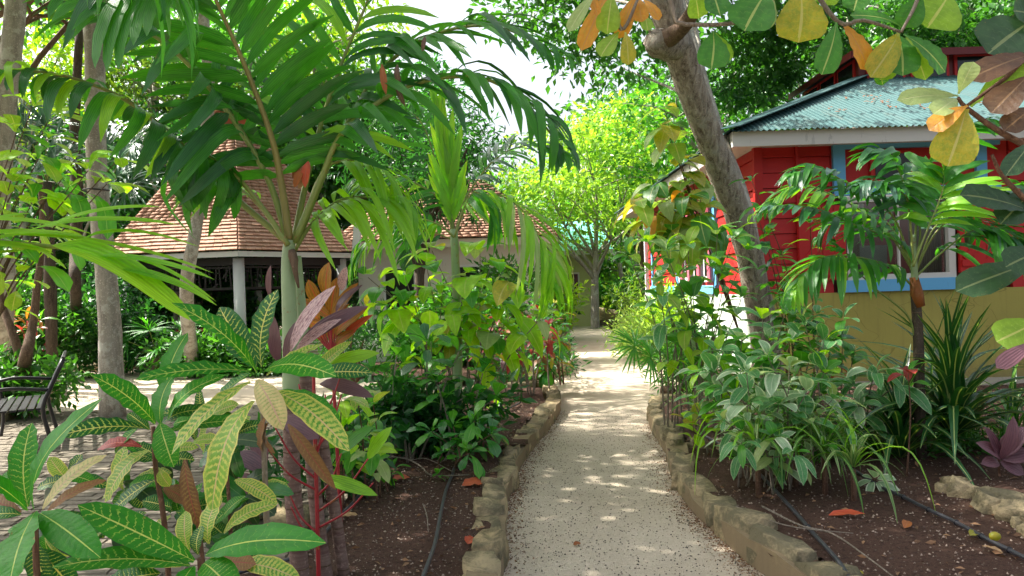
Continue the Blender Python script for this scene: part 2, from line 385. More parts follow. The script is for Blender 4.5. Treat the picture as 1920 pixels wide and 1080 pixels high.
    M['ti_purple'] = mat_leaf('ti_purple', (.075, .045, .062), (.14, .075, .085), (2, 1.2, 1.2), .30, ribs=8, tw=.25)
    M['ti_orange'] = mat_leaf('ti_orange', (.22, .10, .014), (.34, .18, .02), (1.7, 1.2, .5), .35, blotch=(.16, .10, .03), blotch_amt=.5, ribs=5, tw=.42, mid=(.5, .08, .05))
    M['almond'] = mat_leaf('almond_green', (.035, .15, .016), (.06, .22, .02), None, .40, veins=.05, vcol=(.20, .32, .08), vstr=.3, vcount=8, tw=.4, mid=(.30, .38, .12))
    M['almond_dark'] = mat_leaf('almond_dark', (.02, .055, .02), (.03, .075, .025), (1.6, 1.8, .7), .35, veins=.05, vcol=(.07, .12, .05), vstr=.5, vcount=8, tw=.25, mid=(.14, .18, .08))
    M['almond_yellow'] = mat_leaf('almond_yellow', (.32, .30, .03), (.42, .36, .04), (1.7, 1.6, .5), .4, veins=.04, vcol=(.45, .45, .10), vstr=.5, vcount=8, tw=.45, blotch=(.20, .28, .03), blotch_amt=.7, mid=(.45, .42, .15))
    M['almond_orange'] = mat_leaf('almond_orange', (.50, .20, .02), (.56, .26, .03), (1.7, 1.3, .5), .4, veins=.04, vcol=(.55, .35, .08), vstr=.5, vcount=8, tw=.42, blotch=(.50, .32, .04), blotch_amt=.7, mid=(.5, .25, .08))
    M['almond_lime'] = mat_leaf('almond_lime', (.16, .32, .03), (.24, .38, .04), None, .4, veins=.05, vcol=(.35, .48, .12), vstr=.5, vcount=8, tw=.45, mid=(.40, .45, .15))
    M['almond_pale'] = mat_leaf('almond_pale', (.30, .42, .14), (.36, .46, .18), (1.4, 1.4, .8), .4, veins=.05, vcol=(.5, .58, .3), vstr=.5, vcount=8, tw=.4, mid=(.45, .52, .25))
    M['almond_brown'] = mat_leaf('almond_brown', (.07, .045, .025), (.12, .06, .03), (1.8, 1.4, .7), .4, veins=.04, vcol=(.2, .14, .06), vstr=.5, vcount=8, tw=.25, mid=(.2, .12, .06))
    M['palm'] = mat_leaf('palm_green', (.020, .13, .018), (.055, .24, .020), None, .36, ribs=7, tw=.46, spec=.5, tip=(.30, .20, .08))
    M['palm_dark'] = mat_leaf('palm_dark', (.012, .08, .020), (.026, .13, .022), None, .32, ribs=7, tw=.32, spec=.6, tip=(.30, .20, .08))
    M['palm_lime'] = mat_leaf('palm_lime', (.12, .34, .018), (.22, .44, .025), None, .33, ribs=7, tw=.42, spec=.55, tip=(.30, .20, .08))
    M['palm_blue'] = mat_leaf('palm_blue', (.03, .10, .055), (.05, .14, .075), (1.3, 1.6, .8), .28, ribs=8, tw=.22, spec=.8, tip=(.30, .20, .08))
    M['lime'] = mat_leaf('lime_leaf', (.20, .46, .014), (.34, .56, .02), None, .40, veins=.05, vcol=(.35, .52, .08), vstr=.4, vcount=6, tw=.5, mid=(.4, .55, .12))
    M['glossy'] = mat_leaf('glossy_leaf', (.014, .10, .022), (.032, .18, .020), None, .25, tw=.32, spec=.7, mid=(.08, .22, .05), midw=.02)
    M['green'] = mat_leaf('mid_green_leaf', (.045, .22, .02), (.09, .31, .025), None, .35, tw=.4, mid=(.16, .34, .08), midw=.025)
    M['varieg'] = mat_leaf('variegated_leaf', (.035, .17, .05), (.08, .28, .07), (1.7, 1.8, .9), .38, margin=.075, vcol=(.60, .66, .42), tw=.36, mid=(.35, .48, .25), midw=.02, blotch=(.16, .30, .15), blotch_amt=.6)
    M['varieg_pale'] = mat_leaf('variegated_pale_leaf', (.22, .38, .20), (.36, .50, .30), (1.3, 1.4, .8), .4, margin=.16, vcol=(.70, .74, .56), tw=.36, mid=(.5, .58, .4), midw=.02)
    M['redleaf'] = mat_leaf('red_leaf', (.22, .018, .02), (.34, .05, .03), (1.6, 1, .8), .36, tw=.35, mid=(.4, .1, .1))
    M['strap'] = mat_leaf('striped_strap_leaf', (.014, .075, .022), (.025, .11, .022), None, .28, tw=.3, spec=.6, mid=(.34, .42, .14), midw=.07)
    M['blade'] = mat_leaf('blade_leaf', (.05, .17, .025), (.09, .25, .035), None, .35, tw=.4, mid=(.3, .42, .12), midw=.06)
    M['blade_pale'] = mat_leaf('pale_blade_leaf', (.20, .32, .10), (.30, .40, .15), (1.4, 1.4, .8), .35, tw=.4, mid=(.06, .2, .04), midw=.12)
    M['purple'] = mat_leaf('purple_leaf', (.12, .05, .07), (.20, .10, .12), (1.6, 1.1, 1.1), .35, ribs=6, tw=.3)
    M['dead'] = mat_leaf('dead_leaf', (.20, .055, .015), (.34, .11, .02), (1.3, 1, .8), .6, tw=.2, mid=(.3, .12, .05))
    M['dead_red'] = mat_leaf('fallen_red_leaf', (.42, .045, .012), (.50, .10, .03), (1.3, 1, .8), .5, tw=.15, mid=(.4, .12, .05))
    M['tan'] = mat_leaf('tan_leaf', (.36, .22, .10), (.44, .28, .15), (1.3, 1, .8), .6, tw=.2, mid=(.3, .16, .08))
    # foliage masses
    def S(k, a, b, **kw): M[k] = mat_leaf(k, a, b, kw.pop('trans', None), kw.pop('rough', .42), stuff=True, **kw)
    S('f_dark', (.008, .040, .014), (.030, .11, .022), tw=.3)
    S('f_mid', (.020, .09, .016), (.055, .19, .024), tw=.38)
    S('f_deep', (.010, .060, .020), (.030, .14, .028), tw=.36)
    S('f_bright', (.11, .26, .03), (.26, .41, .07), tw=.45)
    S('f_lime', (.11, .26, .02), (.28, .42, .03), tw=.45)
    S('f_olive', (.05, .11, .02), (.11, .19, .03), tw=.38)
    S('f_shrub', (.024, .12, .020), (.07, .24, .03), tw=.38)
    S('f_pale', (.14, .26, .08), (.30, .42, .16), tw=.4)
    S('f_red', (.16, .02, .02), (.36, .06, .03), tw=.35, trans=(1.6, 1.1, .8))
mk_mats()
# ------------------------------------------------------------ leaf meshes (unit: length 1 along Y, width 1 across X)
PROFILES = {'lance': (.75, .62, .42), 'obovate': (1.15, .42, .68), 'heart': (.42, .85, .32), 'strap': (.22, .45, .3), 'ovate': (.6, .7, .42), 'ti': (.7, .75, .45), 'blade': (.12, .55, .2)}
LEAFS = {}
def leaf_mesh(kind, var=0, seg=7, arch=.12, fold=.18, wave=0.0, twist=0.0, asp=.3):
    key = (kind, var, seg, arch, fold, wave, twist, asp)
    if key in LEAFS: return LEAFS[key]
    r = rng(hash(kind) % 97 if False else sum(map(ord, kind)) * 31 + var)
    a, b, _ = PROFILES[kind]
    ts = [i / seg for i in range(seg + 1)]
    raw = [(max(t, .0) ** a) * (max(1 - t, .0) ** b) for t in ts]; fine = max((k / 50) ** a * (1 - k / 50) ** b for k in range(51))
    vs = []; uv = []
    A = arch * (.7 + .6 * r.random()); side = (r.random() - .5) * .10
    for i, t in enumerate(ts):
        w = raw[i] / fine * .5
        if i == 0: w = .06 if kind != 'heart' else .12
        if i == seg: w = .015
        z = A * 4 * t * (1 - t) if var % 3 != 2 else A * 3 * math.sin(math.pi * t ** .8) * .7
        x0 = side * math.sin(math.pi * t) / max(1, 1)
        tw = twist * (t - .3) * (1 if var % 2 else -1)
        for s in (-1, 0, 1):
            zz = abs(s) * w * fold * 2 * (1 - .4 * t) * .5
            if wave and s: zz += wave * math.sin(i * 2.4 + s + var) * min(1, w * 3) * .25
            xx = s * w
            xr = xx * math.cos(tw) - zz * math.sin(tw); zr = xx * math.sin(tw) + zz * math.cos(tw)
            vs.append((x0 + xr, t, z + zr * asp)); uv.append((.5 + s * .5, t))
    fs = []
    for i in range(seg):
        p = i * 3
        fs += [(p, p + 1, p + 4, p + 3), (p + 1, p + 2, p + 5, p + 4)]
    me = mesh_np('leaf_' + kind, np.array(vs), [np.array(fs)], True, uv)
    LEAFS[key] = me
    return me
def leaf_matrix(B, T, w, up):
    y = T - B; L = y.length; y = y / L
    z = up - y * up.dot(y)
    if z.length < 1e-3: z = Vector((0, 0, 1)) - y * y.z + Vector((.01, .02, 0))
    z.normalize(); x = y.cross(z)
    m = Matrix.Identity(4)
    for i in range(3): m[i][0] = x[i] * w; m[i][1] = y[i] * L; m[i][2] = z[i] * L; m[i][3] = B[i]
    return m
UP = Vector((0, 0, 1))
def leaf(parent, B, T, w, mat, kind='ovate', up=UP, var=0, name='leaf', wz=None, **kw):
    q = w / max((Vector(T) - Vector(B)).length, 1e-4); asp = min((.04, .07, .11, .17, .25, .36, .5, .7, 1.0), key=lambda z: abs(math.log(z / q)))
    me = leaf_mesh(kind, var, asp=asp, **kw)
    m = leaf_matrix(Vector(B), Vector(T), w, Vector(up))
    # keep fold depth proportional to the width, arch to the length
    loc = parent_loc(parent)
    o = bpy.data.objects.new(name, me); COL.objects.link(o); o.parent = parent
    m.translation = m.translation - loc
    o.matrix_basis = m
    mt = M[mat] if isinstance(mat, str) else mat
    if len(me.materials) == 0: me.materials.append(mt)
    elif me.materials[0] is not mt:
        o.material_slots[0].link = 'OBJECT'; o.material_slots[0].material = mt
    return o
_pl = {}
def parent_loc(p):
    k = p.name
    if k not in _pl: _pl[k] = root_loc(p)
    return _pl[k]

# ------------------------------------------------------------ foliage masses
KITE = np.array([(0, 0, 0), (.5, .45, .10), (0, 1, -.05), (-.5, .45, .10), (0, .5, 0)], np.float32)
KF = np.array([(0, 1, 4), (1, 2, 4), (2, 3, 4), (3, 0, 4)])
KF2 = np.array([(0, 1, 2), (0, 2, 3)])
def scatter(name, pts, dirs, size, width, nrs, jitter=.35, four=False):
    """one mesh of many small leaves: pts (n,3), dirs (n,3) leaf directions"""
    n = len(pts); d = dirs / (np.linalg.norm(dirs, axis=1, keepdims=True) + 1e-9)
    z = nrs.normal(size=(n, 3)) * .7 + np.array([0, 0, 1.0]); z -= d * (z * d).sum(1, keepdims=True)
    z /= np.linalg.norm(z, axis=1, keepdims=True) + 1e-9; x = np.cross(d, z)
    L = size * (1 + (nrs.random(n) - .5) * 2 * jitter)
    W = L * width
    K = KITE if four else KITE[:4]; Fc = KF if four else KF2
    v = pts[:, None] + x[:, None] * (K[None, :, 0:1] * W[:, None, None]) + d[:, None] * (K[None, :, 1:2] * L[:, None, None]) + z[:, None] * (K[None, :, 2:3] * L[:, None, None])
    k = len(K)
    f = Fc[None] + (np.arange(n) * k)[:, None, None]
    return mesh_np(name, v.reshape(-1, 3), [f.reshape(-1, 3)], False, None, np.repeat(nrs.random(n), k))
def clump_points(centres, radii, per, nrs, flat=.75, shell=.55):
    P = []; D = []
    for c, r in zip(centres, radii):
        n = max(4, int(per * r * r)) if per > 40 else int(per)
        u = nrs.normal(size=(n, 3)); u /= np.linalg.norm(u, axis=1, keepdims=True)
        rad = r * (shell + (1 - shell) * nrs.random(n)) * (1 + .25 * nrs.normal(size=n))
        p = u * rad[:, None]; p[:, 2] *= flat
        P.append(np.array(c) + p); D.append(u + nrs.normal(size=(n, 3)) * .6 + np.array([0, 0, -.25]))
    return np.concatenate(P), np.concatenate(D)
def crown_clumps(c, rad, n, nrs, r0=.28, inner=.25):
    u = nrs.normal(size=(n, 3)); u /= np.linalg.norm(u, axis=1, keepdims=True)
    q = inner + (1 - inner) * nrs.random(n) ** .6
    p = u * q[:, None] * np.array(rad)[None]
    return p + np.array(c), r0 * max(rad) * (.6 + .8 * nrs.random(n))

def limb_tube(mb, a, b, r0, r1, seed, bend=.12, n=7, sides=7):
    r = rng(seed); L = (b - a).length
    m = (a + b) / 2 + Vector((r.uniform(-1, 1), r.uniform(-1, 1), r.uniform(-.3, 1))) * L * bend
    c = curve([a, m, b], n)
    mb.tube(c, [lerp(r0, r1, i / n) for i in range(n + 1)], sides, jitter=.08, seed=seed)
    return c
def tree(name, label, base, top, r0, crown_c, crown_r, nclump, leafmat, size, density, seed, bark='bark_brown', group=None, width=.5,
         clump_r=.26, trunk_pts=None, limbs=7, cat='tree', flat=.75, fork=.55, four=False, inner=.25, droop=0):
    """trunk as tapered tube, limbs into the crown, crown as thousands of leaves in clumps"""
    nrs = np.random.default_rng(seed); r = rng(seed); base = Vector(base); top = Vector(top)
    root = thing(name, label, cat, base, group)
    mb = MB(); pts = [base - Vector((0, 0, .15))] + ([Vector(p) for p in trunk_pts] if trunk_pts else [(base + top) / 2 + Vector((r.uniform(-.1, .1), r.uniform(-.1, .1), 0))]) + [top]
    c = curve(pts, 18)
    mb.tube(c, [r0 * (1.25 if i == 0 else 1) * lerp(1, .6, i / 18) for i in range(19)], 12, jitter=.08, seed=seed)
    mb.build('trunk', M[bark], root, True)
    C, R = crown_clumps(crown_c, crown_r, nclump, nrs, clump_r, inner)
    lb = MB(); order = np.argsort(C[:, 2]); 
    for i in range(min(limbs, nclump)):
        t = Vector(C[order[int((i + .5) / limbs * nclump)]])
        s = c[int(lerp(fork * 18, 18, r.random()))]
        cc = limb_tube(lb, s, t, r0 * .42, r0 * .08, seed * 31 + i)
        for j in range(2):
            t2 = Vector(C[r.randrange(nclump)]); 
            if (t2 - cc[4]).length < max(crown_r) * 1.1: limb_tube(lb, cc[4], t2, r0 * .2, r0 * .04, seed * 57 + i * 3 + j, n=5, sides=5)
    if limbs: lb.build('limbs' if False else 'branch', M[bark], root, True, 'stuff')
    P, D = clump_points(C, R, density, nrs, flat)
    D[:, 2] -= droop
    me = scatter('crown', P - np.array(base), D, size, width, nrs, four=four)
    me.materials.append(M[leafmat]); o = bpy.data.objects.new('crown', me); COL.objects.link(o); o.parent = root; o['kind'] = 'stuff'
    return root
def bush(name, label, c, rad, nclump, leafmat, size, density, seed, width=.5, group=None, cat='shrub', stems=5, stem_mat='stem_brown', four=False, clump_r=.3, flat=.9, droop=0):
    nrs = np.random.default_rng(seed); r = rng(seed); c = Vector(c)
    base = Vector((c.x, c.y, .1))
    root = thing(name, label, cat, base, group)
    mid = Vector((c.x, c.y, base.z + rad[2]))
    C, R = crown_clumps(mid, rad, nclump, nrs, clump_r, .15)
    C[:, 2] = np.maximum(C[:, 2], base.z + .04)
    for i in range(stems):
        lb = MB(); limb_tube(lb, base + Vector((r.uniform(-.1, .1), r.uniform(-.1, .1), -.05)), Vector(C[r.randrange(nclump)]), .014 + .01 * rad[2], .004, seed * 7 + i, n=5, sides=5)
        lb.build('stem', M[stem_mat], root, True)
    P, D = clump_points(C, R, density, nrs, flat, .3)
    P[:, 2] = np.maximum(P[:, 2], base.z); D[:, 2] += .35 - droop
    me = scatter('foliage', P - np.array(base), D, size, width, nrs, four=four)
    me.materials.append(M[leafmat]); o = bpy.data.objects.new('foliage', me); COL.objects.link(o); o.parent = root; o['kind'] = 'stuff'
    return root

# ------------------------------------------------------------ shrubs whose leaves are single objects
def leafy(name, label, base, stems, leafspec, seed, cat='shrub', stem_mat='stem_brown', per=14, start=.35, whorl=3, L=.12, W=.5, rise=.25, droop=.25,
          group=None, kind='ovate', stem_r=.008, fill=None, jit=.35, term=5, arch=.12, fold=.2, seg=6, wave=0, petiole=.02, root=None, twist=0, bsp=1):
    """stems: list of tip points (or point lists); leaves in spirals along each stem and a rosette at its tip"""
    r = rng(seed); base = Vector(base)
    root = root or thing(name, label, cat, base, group)
    mats = [m for m, w in leafspec for _ in range(w)]
    k = 0
    for si, s in enumerate(stems):
        pts = [Vector(p) for p in s] if isinstance(s, (list, tuple)) else None
        if pts is None:
            tip = Vector(s); q_ = min(.22, .03 + .014 * len(stems)) * bsp; b = base + Vector((r.uniform(-q_, q_) + (tip.x - base.x) * .3 * bsp, r.uniform(-q_, q_), 0)); b.z = base.z
            mid = lerp(b, tip, .5) + Vector(((b.x - tip.x) * .22 + r.uniform(-.03, .03), (b.y - tip.y) * .22, (tip.z - b.z) * .08))
            pts = [b, mid, tip]
        c = curve(pts, 20); mb = MB(); mb.tube(c, [lerp(stem_r, stem_r * .35, i / 20) for i in range(21)], 6); mb.build('stem', M[stem_mat], root, True)
        ph = r.uniform(0, 6.28)
        tot = per + term
        for j in range(tot):
            if j < per: t = lerp(start, .97, (j + r.random() * .6) / per)
            else: t = 1.0
            i0 = min(19, int(t * 20)); p = lerp(c[i0], c[i0 + 1], t * 20 - i0); tan = (c[min(20, i0 + 1)] - c[max(0, i0 - 1)]).normalized()
            ph += 2.399; x = tan.orthogonal().normalized(); y = tan.cross(x)
            out = x * math.cos(ph) + y * math.sin(ph)
            ris = rise + (.7 * r.random() if j >= per else 0) + r.uniform(-.15, .15)
            d = (out + tan * ris + UP * .1); d.normalize()
            l = L * (1 + r.uniform(-jit, jit)); B = p + d * petiole
            T = B + d * l - UP * droop * l * r.uniform(.5, 1.5)
            up = UP + tan * .4 + Vector((r.uniform(-.3, .3), r.uniform(-.3, .3), 0))
            leaf(root, B, T, l * W * r.uniform(.85, 1.15), r.choice(mats), kind, up, r.randrange(4), seg=seg, arch=arch, fold=fold, wave=wave, twist=twist)
            k += 1
    return root

# ------------------------------------------------------------ palms
def frond(root, ctrl, n, L, W, mat, seed, r0=.014, start=.18, angle=55, droop=.35, up=(0, 0, 1), stem_mat='petiole', arch=.10, jit=.12, end=.35, kind='strap',
          sides=(-1, 1), fold=.35, seg=6, drop_mats=None, gap=0, both=None, twist=.0, hang=0.0, lift=0.0, maxn=300, side_vec=None):
    r = rng(seed); ctrl = [Vector(p) for p in ctrl]; c = curve(ctrl, 30)
    mb = MB(); mb.tube(c, [lerp(r0, r0 * .2, i / 30) for i in range(31)], 7)
    fo = mb.build('frond', M[stem_mat], root, True)
    for j in range(n):
        for s in sides:
            t = lerp(start, 1.0, (j + .3 * r.random() + (.25 if s > 0 else 0)) / n)
            t = min(t, .995)
            i0 = min(29, int(t * 30)); p = lerp(c[i0], c[i0 + 1], t * 30 - i0); tan = (c[min(30, i0 + 1)] - c[max(0, i0 - 1)]).normalized()
            u = Vector(up); sv = side_vec and Vector(side_vec) or tan.cross(u)
            sv = (sv - tan * sv.dot(tan)).normalized()
            nn = sv.cross(tan); 
            if nn.z < 0: nn = -nn
            tt = (t - start) / (1 - start)
            prof = math.sin(math.pi * (.12 + .80 * tt)) ** .6 * lerp(1, end, tt ** 2)
            a = math.radians(lerp(angle + 12, angle - 28, tt) + r.uniform(-6, 6))
            d = tan * math.cos(a) + sv * s * math.sin(a) + nn * (lift + r.uniform(-.05, .12))
            d.normalize(); l = L * prof * (1 + r.uniform(-jit, jit))
            T = p + d * l; T.z -= droop * l * r.uniform(.6, 1.4)
            if hang:   # hinge: the outer part drops; use chord with strong arch
                T = p + d * l * (1 - hang) - UP * l * hang * r.uniform(.7, 1.2)
            m = mat if not isinstance(mat, (list, tuple)) else r.choice(mat)
            leaf(fo, p, T, W * (.75 + .25 * prof) * r.uniform(.85, 1.15), m, kind, nn * .8 + UP * .4 + Vector((r.uniform(-.25, .25), r.uniform(-.25, .25), 0)), r.randrange(4), 'leaflet', seg=seg,
                 arch=arch + (.10 if hang else 0), fold=fold, twist=twist)
    return fo
def fan_leaf(root, hub, axis, R, n, mat, seed, spread=150, up=UP, W=.04, droop=.2, pet=None):
    r = rng(seed); hub = Vector(hub); axis = Vector(axis).normalized(); up = Vector(up); x = axis.cross(up).normalized(); 
    if pet is not None:
        mb = MB(); mb.tube(curve([pet, lerp(Vector(pet), hub, .5) + UP * .04, hub], 8), .007, 5); fo = mb.build('frond', M['petiole'], root, True)
    else: fo = root
    for j in range(n):
        a = math.radians(lerp(-spread, spread, j / (n - 1)) + r.uniform(-2, 2))
        d = axis * math.cos(a) + x * math.sin(a); l = R * lerp(1, .72, abs(a) / math.radians(180)) * r.uniform(.9, 1.05)
        T = hub + d * l - UP * droop * l * r.uniform(.6, 1.5)
        leaf(fo, hub, T, W, mat, 'strap', up, r.randrange(4), 'leaflet', seg=5, arch=.06, fold=.5)
def rosette(name, label, base, n, L, W, mat, seed, cat='plant', elev=(15, 80), droop=.5, kind='blade', arch=.2, group=None, root=None, seg=8, fold=.35, height=0, az=None):
    """strap-leaved rosette (spider plant, pandanus)"""
    r = rng(seed); base = Vector(base); root = root or thing(name, label, cat, base, group)
    mats = mat if isinstance(mat, (list, tuple)) else [mat]
    if height:
        mb = MB(); mb.tube([base - UP * .03, base + UP * height * .5, base + UP * height], [.02, .018, .016], 7); mb.build('stem', M['stem_brown'], root, True)
    for i in range(n):
        a = i * 2.399 + r.uniform(-.2, .2); 
        if az: a = math.radians(lerp(az[0], az[1], r.random()))
        e = math.radians(lerp(elev[1], elev[0], (i / n) ** .9) + r.uniform(-6, 6))
        d = Vector((math.cos(a) * math.cos(e), math.sin(a) * math.cos(e), math.sin(e))); l = L * r.uniform(.7, 1.1)
        B = base + UP * (height + .01) + d * .01
        T = B + d * l; T.z -= droop * l * math.cos(e) * r.uniform(.4, 1.3); T.z = max(T.z, .12)
        upv = UP - d * d.z + Vector((d.x, d.y, 0)) * -.2
        leaf(root, B, T, W * r.uniform(.8, 1.1), r.choice(mats), kind, upv if upv.length > .1 else Vector((-d.x, -d.y, .3)), r.randrange(4), seg=seg, arch=arch * (.4 + math.cos(e)), fold=fold)
    return root
# ------------------------------------------------------------ ground, path, beds
def sheet(name, pts, z, mat, kind='structure', label=None, cat=None, sub=None):
    """flat polygon from xy points, triangulated"""
    import mathutils.geometry as mg
    P = [Vector((p[0], p[1], z)) for p in pts]
    tris = mg.tessellate_polygon([P])
    me = bpy.data.meshes.new(name); f = []
    for t in tris:
        a, b, c = (P[i] for i in t)
        f.append(tuple(t) if (b - a).cross(c - a).z > 0 else tuple(t)[::-1])
    me.from_pydata(P, [], f); me.materials.append(mat); me.update()
    o = bpy.data.objects.new(name, me); COL.objects.link(o); meta(o, label, cat, None, kind); return o
def gp(l, z=0): return [G(x, y, z) for x, y in l]
sheet('ground', [(-70, -20), (70, -20), (70, 90), (-70, 90)], -.02, M['floor'])
Lk = gp([(942, 1080), (947, 967), (953, 933), (967, 907), (975, 877), (1000, 840), (1027, 807), (1049, 773)])     # left kerb, foot of its path face
Rk = gp([(1437, 1080), (1383, 1037), (1340, 997), (1307, 967), (1280, 933), (1257, 887), (1250, 853), (1230, 820), (1217, 793)])
d0 = (Lk[0] - Lk[1]); Lk.insert(0, Lk[0] + Vector((-.12, -1.9, 0))); Rk.insert(0, Rk[0] + Vector((.20, -.75, 0))); Rk.insert(0, Rk[0] + Vector((.15, -1.2, 0)))
L2 = gp([(905, 722), (985, 716), (1066, 701), (1068, 672), (1063, 640), (1062, 612)])                    # second bed on the left
R2 = gp([(1330, 752), (1286, 735), (1262, 705), (1222, 672), (1188, 648), (1168, 625), (1160, 610)])
FAR = gp([(1010, 606), (1190, 604)])
# path: one wide sheet (beds stand on it)
sheet('gravel_path', [(-9.5, -3), (4.6, -3), (7.5, 8.5), (9, 9.2), (9, 9.9), (3.4, 10), (4, 40), (-14, 36), (-14, 9), (-9.5, 8)], 0.0, M['path'])
def bed(name, poly, z=.13):
    """soil heaped inside the kerb, with small mounds"""
    import mathutils.geometry as mg
    xs = [p[0] for p in poly]; ys = [p[1] for p in poly]; step = .10 if max(ys) < 9.5 else .25
    nx = int((max(xs) - min(xs)) / step) + 1; ny = int((max(ys) - min(ys)) / step) + 1
    def inside(x, y):
        c = False; j = len(poly) - 1
        for i in range(len(poly)):
            if (poly[i][1] > y) != (poly[j][1] > y) and x < (poly[j][0] - poly[i][0]) * (y - poly[i][1]) / (poly[j][1] - poly[i][1]) + poly[i][0]: c = not c
            j = i
        return c
    idx = {}; vs = []; fs = []
    def vid(i, j):
        if (i, j) not in idx:
            x = min(xs) + i * step; y = min(ys) + j * step
            h = noise.noise(Vector((x * 1.6, y * 1.6, 3))) * .035 + noise.noise(Vector((x * 7, y * 7, 1))) * .012
            idx[i, j] = len(vs); vs.append((x, y, z + h))
        return idx[i, j]
    for i in range(nx):
        for j in range(ny):
            if inside(min(xs) + (i + .5) * step, min(ys) + (j + .5) * step): fs.append((vid(i, j), vid(i + 1, j), vid(i + 1, j + 1), vid(i, j + 1)))
    me = bpy.data.meshes.new(name); me.from_pydata(vs, [], fs); me.polygons.foreach_set('use_smooth', [True] * len(fs)); me.materials.append(M['soil']); me.update()
    o = bpy.data.objects.new(name, me); COL.objects.link(o); o['kind'] = 'structure'
    return inside
off = lambda P, dx: [p + Vector((dx, 0, 0)) for p in P]
bedL = off(Lk, -.10) + gp([(1030, 742), (960, 744), (840, 752), (700, 762), (640, 780)]) + [Vector((-1.25, 5.6, 0)), Vector((-1.2, 4.6, 0)), Vector((-1.25, 3.6, 0)), Vector((-3.4, 2.4, 0)), Vector((-3.4, .2, 0)), Vector((-.2, .2, 0))]
inL = bed('garden_bed_soil', bedL)
bedR = off(Rk, .10) + gp([(1240, 768), (1330, 766), (1400, 752), (1440, 745)]) + [Vector((3.7, 9.4, 0)), Vector((9, 9.1, 0)), Vector((9, .2, 0)), Vector((1.6, .2, 0))]
inR = bed('garden_bed_soil', bedR)
bedL2 = off(L2, -.1) + [Vector((-1.5, 31, 0)), Vector((-2.6, 22, 0)), Vector((-3.1, 13, 0)), Vector((-1.2, 11.2, 0))]
bed('garden_bed_soil', bedL2)
bedR2 = off(R2, .12) + [Vector((3.28, 31, 0)), Vector((3.28, 10.2, 0))]
bed('garden_bed_soil', bedR2)
bed('garden_bed_soil', [(-2.5, 32.6), (9, 32.6), (9, 42), (-2.5, 42)], .35)
# stone kerbs: every stone an object
def stone_meshes(n=10):
    out = []
    for k in range(n):
        r = rng(k + 5); vs = []; fs = []; idx = {}
        nx, ny, nz = 3, 2, 2
        def vid(i, j, l):
            if (i, j, l) not in idx:
                p = Vector((i / nx - .5, j / ny - .5, l / nz))
                q = p.copy(); c = .90 if l == nz else 1.0
                if l == nz: q.x *= .93; q.y *= .86
                if i in (0, nx) and j in (0, ny): q.x *= .93; q.y *= .88
                nv = noise.noise_vector(p * 2.3 + Vector((k * 7.1, 0, 0))) 
                q += Vector((nv.x * .11, nv.y * .2, nv.z * .24 * (l / nz)))
                idx[i, j, l] = len(vs); vs.append(q)
            return idx[i, j, l]
        for i in range(nx):
            for j in range(ny): fs.append((vid(i, j, nz), vid(i + 1, j, nz), vid(i + 1, j + 1, nz), vid(i, j + 1, nz)))
            for l in range(nz):
                fs.append((vid(i, 0, l), vid(i + 1, 0, l), vid(i + 1, 0, l + 1), vid(i, 0, l + 1))); fs.append((vid(i + 1, ny, l), vid(i, ny, l), vid(i, ny, l + 1), vid(i + 1, ny, l + 1)))
        for j in range(ny):
            for l in range(nz):
                fs.append((vid(0, j + 1, l), vid(0, j, l), vid(0, j, l + 1), vid(0, j + 1, l + 1))); fs.append((vid(nx, j, l), vid(nx, j + 1, l), vid(nx, j + 1, l + 1), vid(nx, j, l + 1)))
        me = bpy.data.meshes.new('stone'); me.from_pydata(vs, [], fs); me.polygons.foreach_set('use_smooth', [True] * len(fs)); me.materials.append(M['kerb']); me.update(); out.append(me)
    return out
STONES = stone_meshes()
def kerb(name, label, pts, side, w=.15, h=.175, seed=0, lmin=.16, lmax=.50, mortar=True):
    r = rng(seed); root = thing(name, label, 'stone kerb', pts[0])
    c = curve(pts, 60); cum = [0]
    for i in range(60): cum.append(cum[-1] + (c[i + 1] - c[i]).length)
    def at(s):
        for i in range(60):
            if cum[i + 1] >= s or i == 59:
                t = (s - cum[i]) / max(cum[i + 1] - cum[i], 1e-6); return lerp(c[i], c[i + 1], min(t, 1)), (c[i + 1] - c[i]).normalized()
    if mortar:
        mb = MB(); k = 60; prev = None
        for i in range(k):
            a, ta = at(cum[-1] * i / k); b, tb = at(cum[-1] * (i + 1) / k)
            na = Vector((-ta.y, ta.x, 0)) * side; nb = Vector((-tb.y, tb.x, 0)) * side
            q = [a + na * -.006, b + nb * -.006, b + nb * (w - .01), a + na * (w - .01)]
            nv = [noise.noise_vector(p * 4.0) * .022 for p in q]; zt = [h * (.66 + .5 * noise.noise(p * 2.3)) for p in q]
            mb.quad_box([Vector((p.x, p.y, -.02)) for p in q] + [Vector((p.x + v_.x, p.y + v_.y, z_)) for p, v_, z_ in zip(q, nv, zt)])
        mb.build('mortar', M['render_face'], root)
    s = 0
    while s < cum[-1]:
        l = r.uniform(lmin, lmax); p, t = at(min(s + l / 2, cum[-1])); n = Vector((-t.y, t.x, 0)) * side
        ww = w * r.uniform(.85, 1.35); hh = h * r.uniform(.78, 1.15)
        Mx = Matrix.Identity(4); y = Vector((-t.y, t.x, 0))
        for i in range(3): Mx[i][0] = t[i] * l * r.uniform(.9, 1.0); Mx[i][1] = y[i] * ww; Mx[i][2] = (0, 0, hh)[i]
        Mx.translation = p + n * (ww / 2 + r.uniform(-.012, .012)) + Vector((0, 0, -.015))
        Mx = Mx @ Matrix.Rotation(r.uniform(-.14, .14), 4, 'Z') @ Matrix.Rotation(r.uniform(-.05, .05), 4, 'X') @ Matrix.Rotation(r.uniform(-.05, .05), 4, 'Y')
        put('stone', STONES[r.randrange(10)], root, M['kerb'], Mx); s += l
    return root
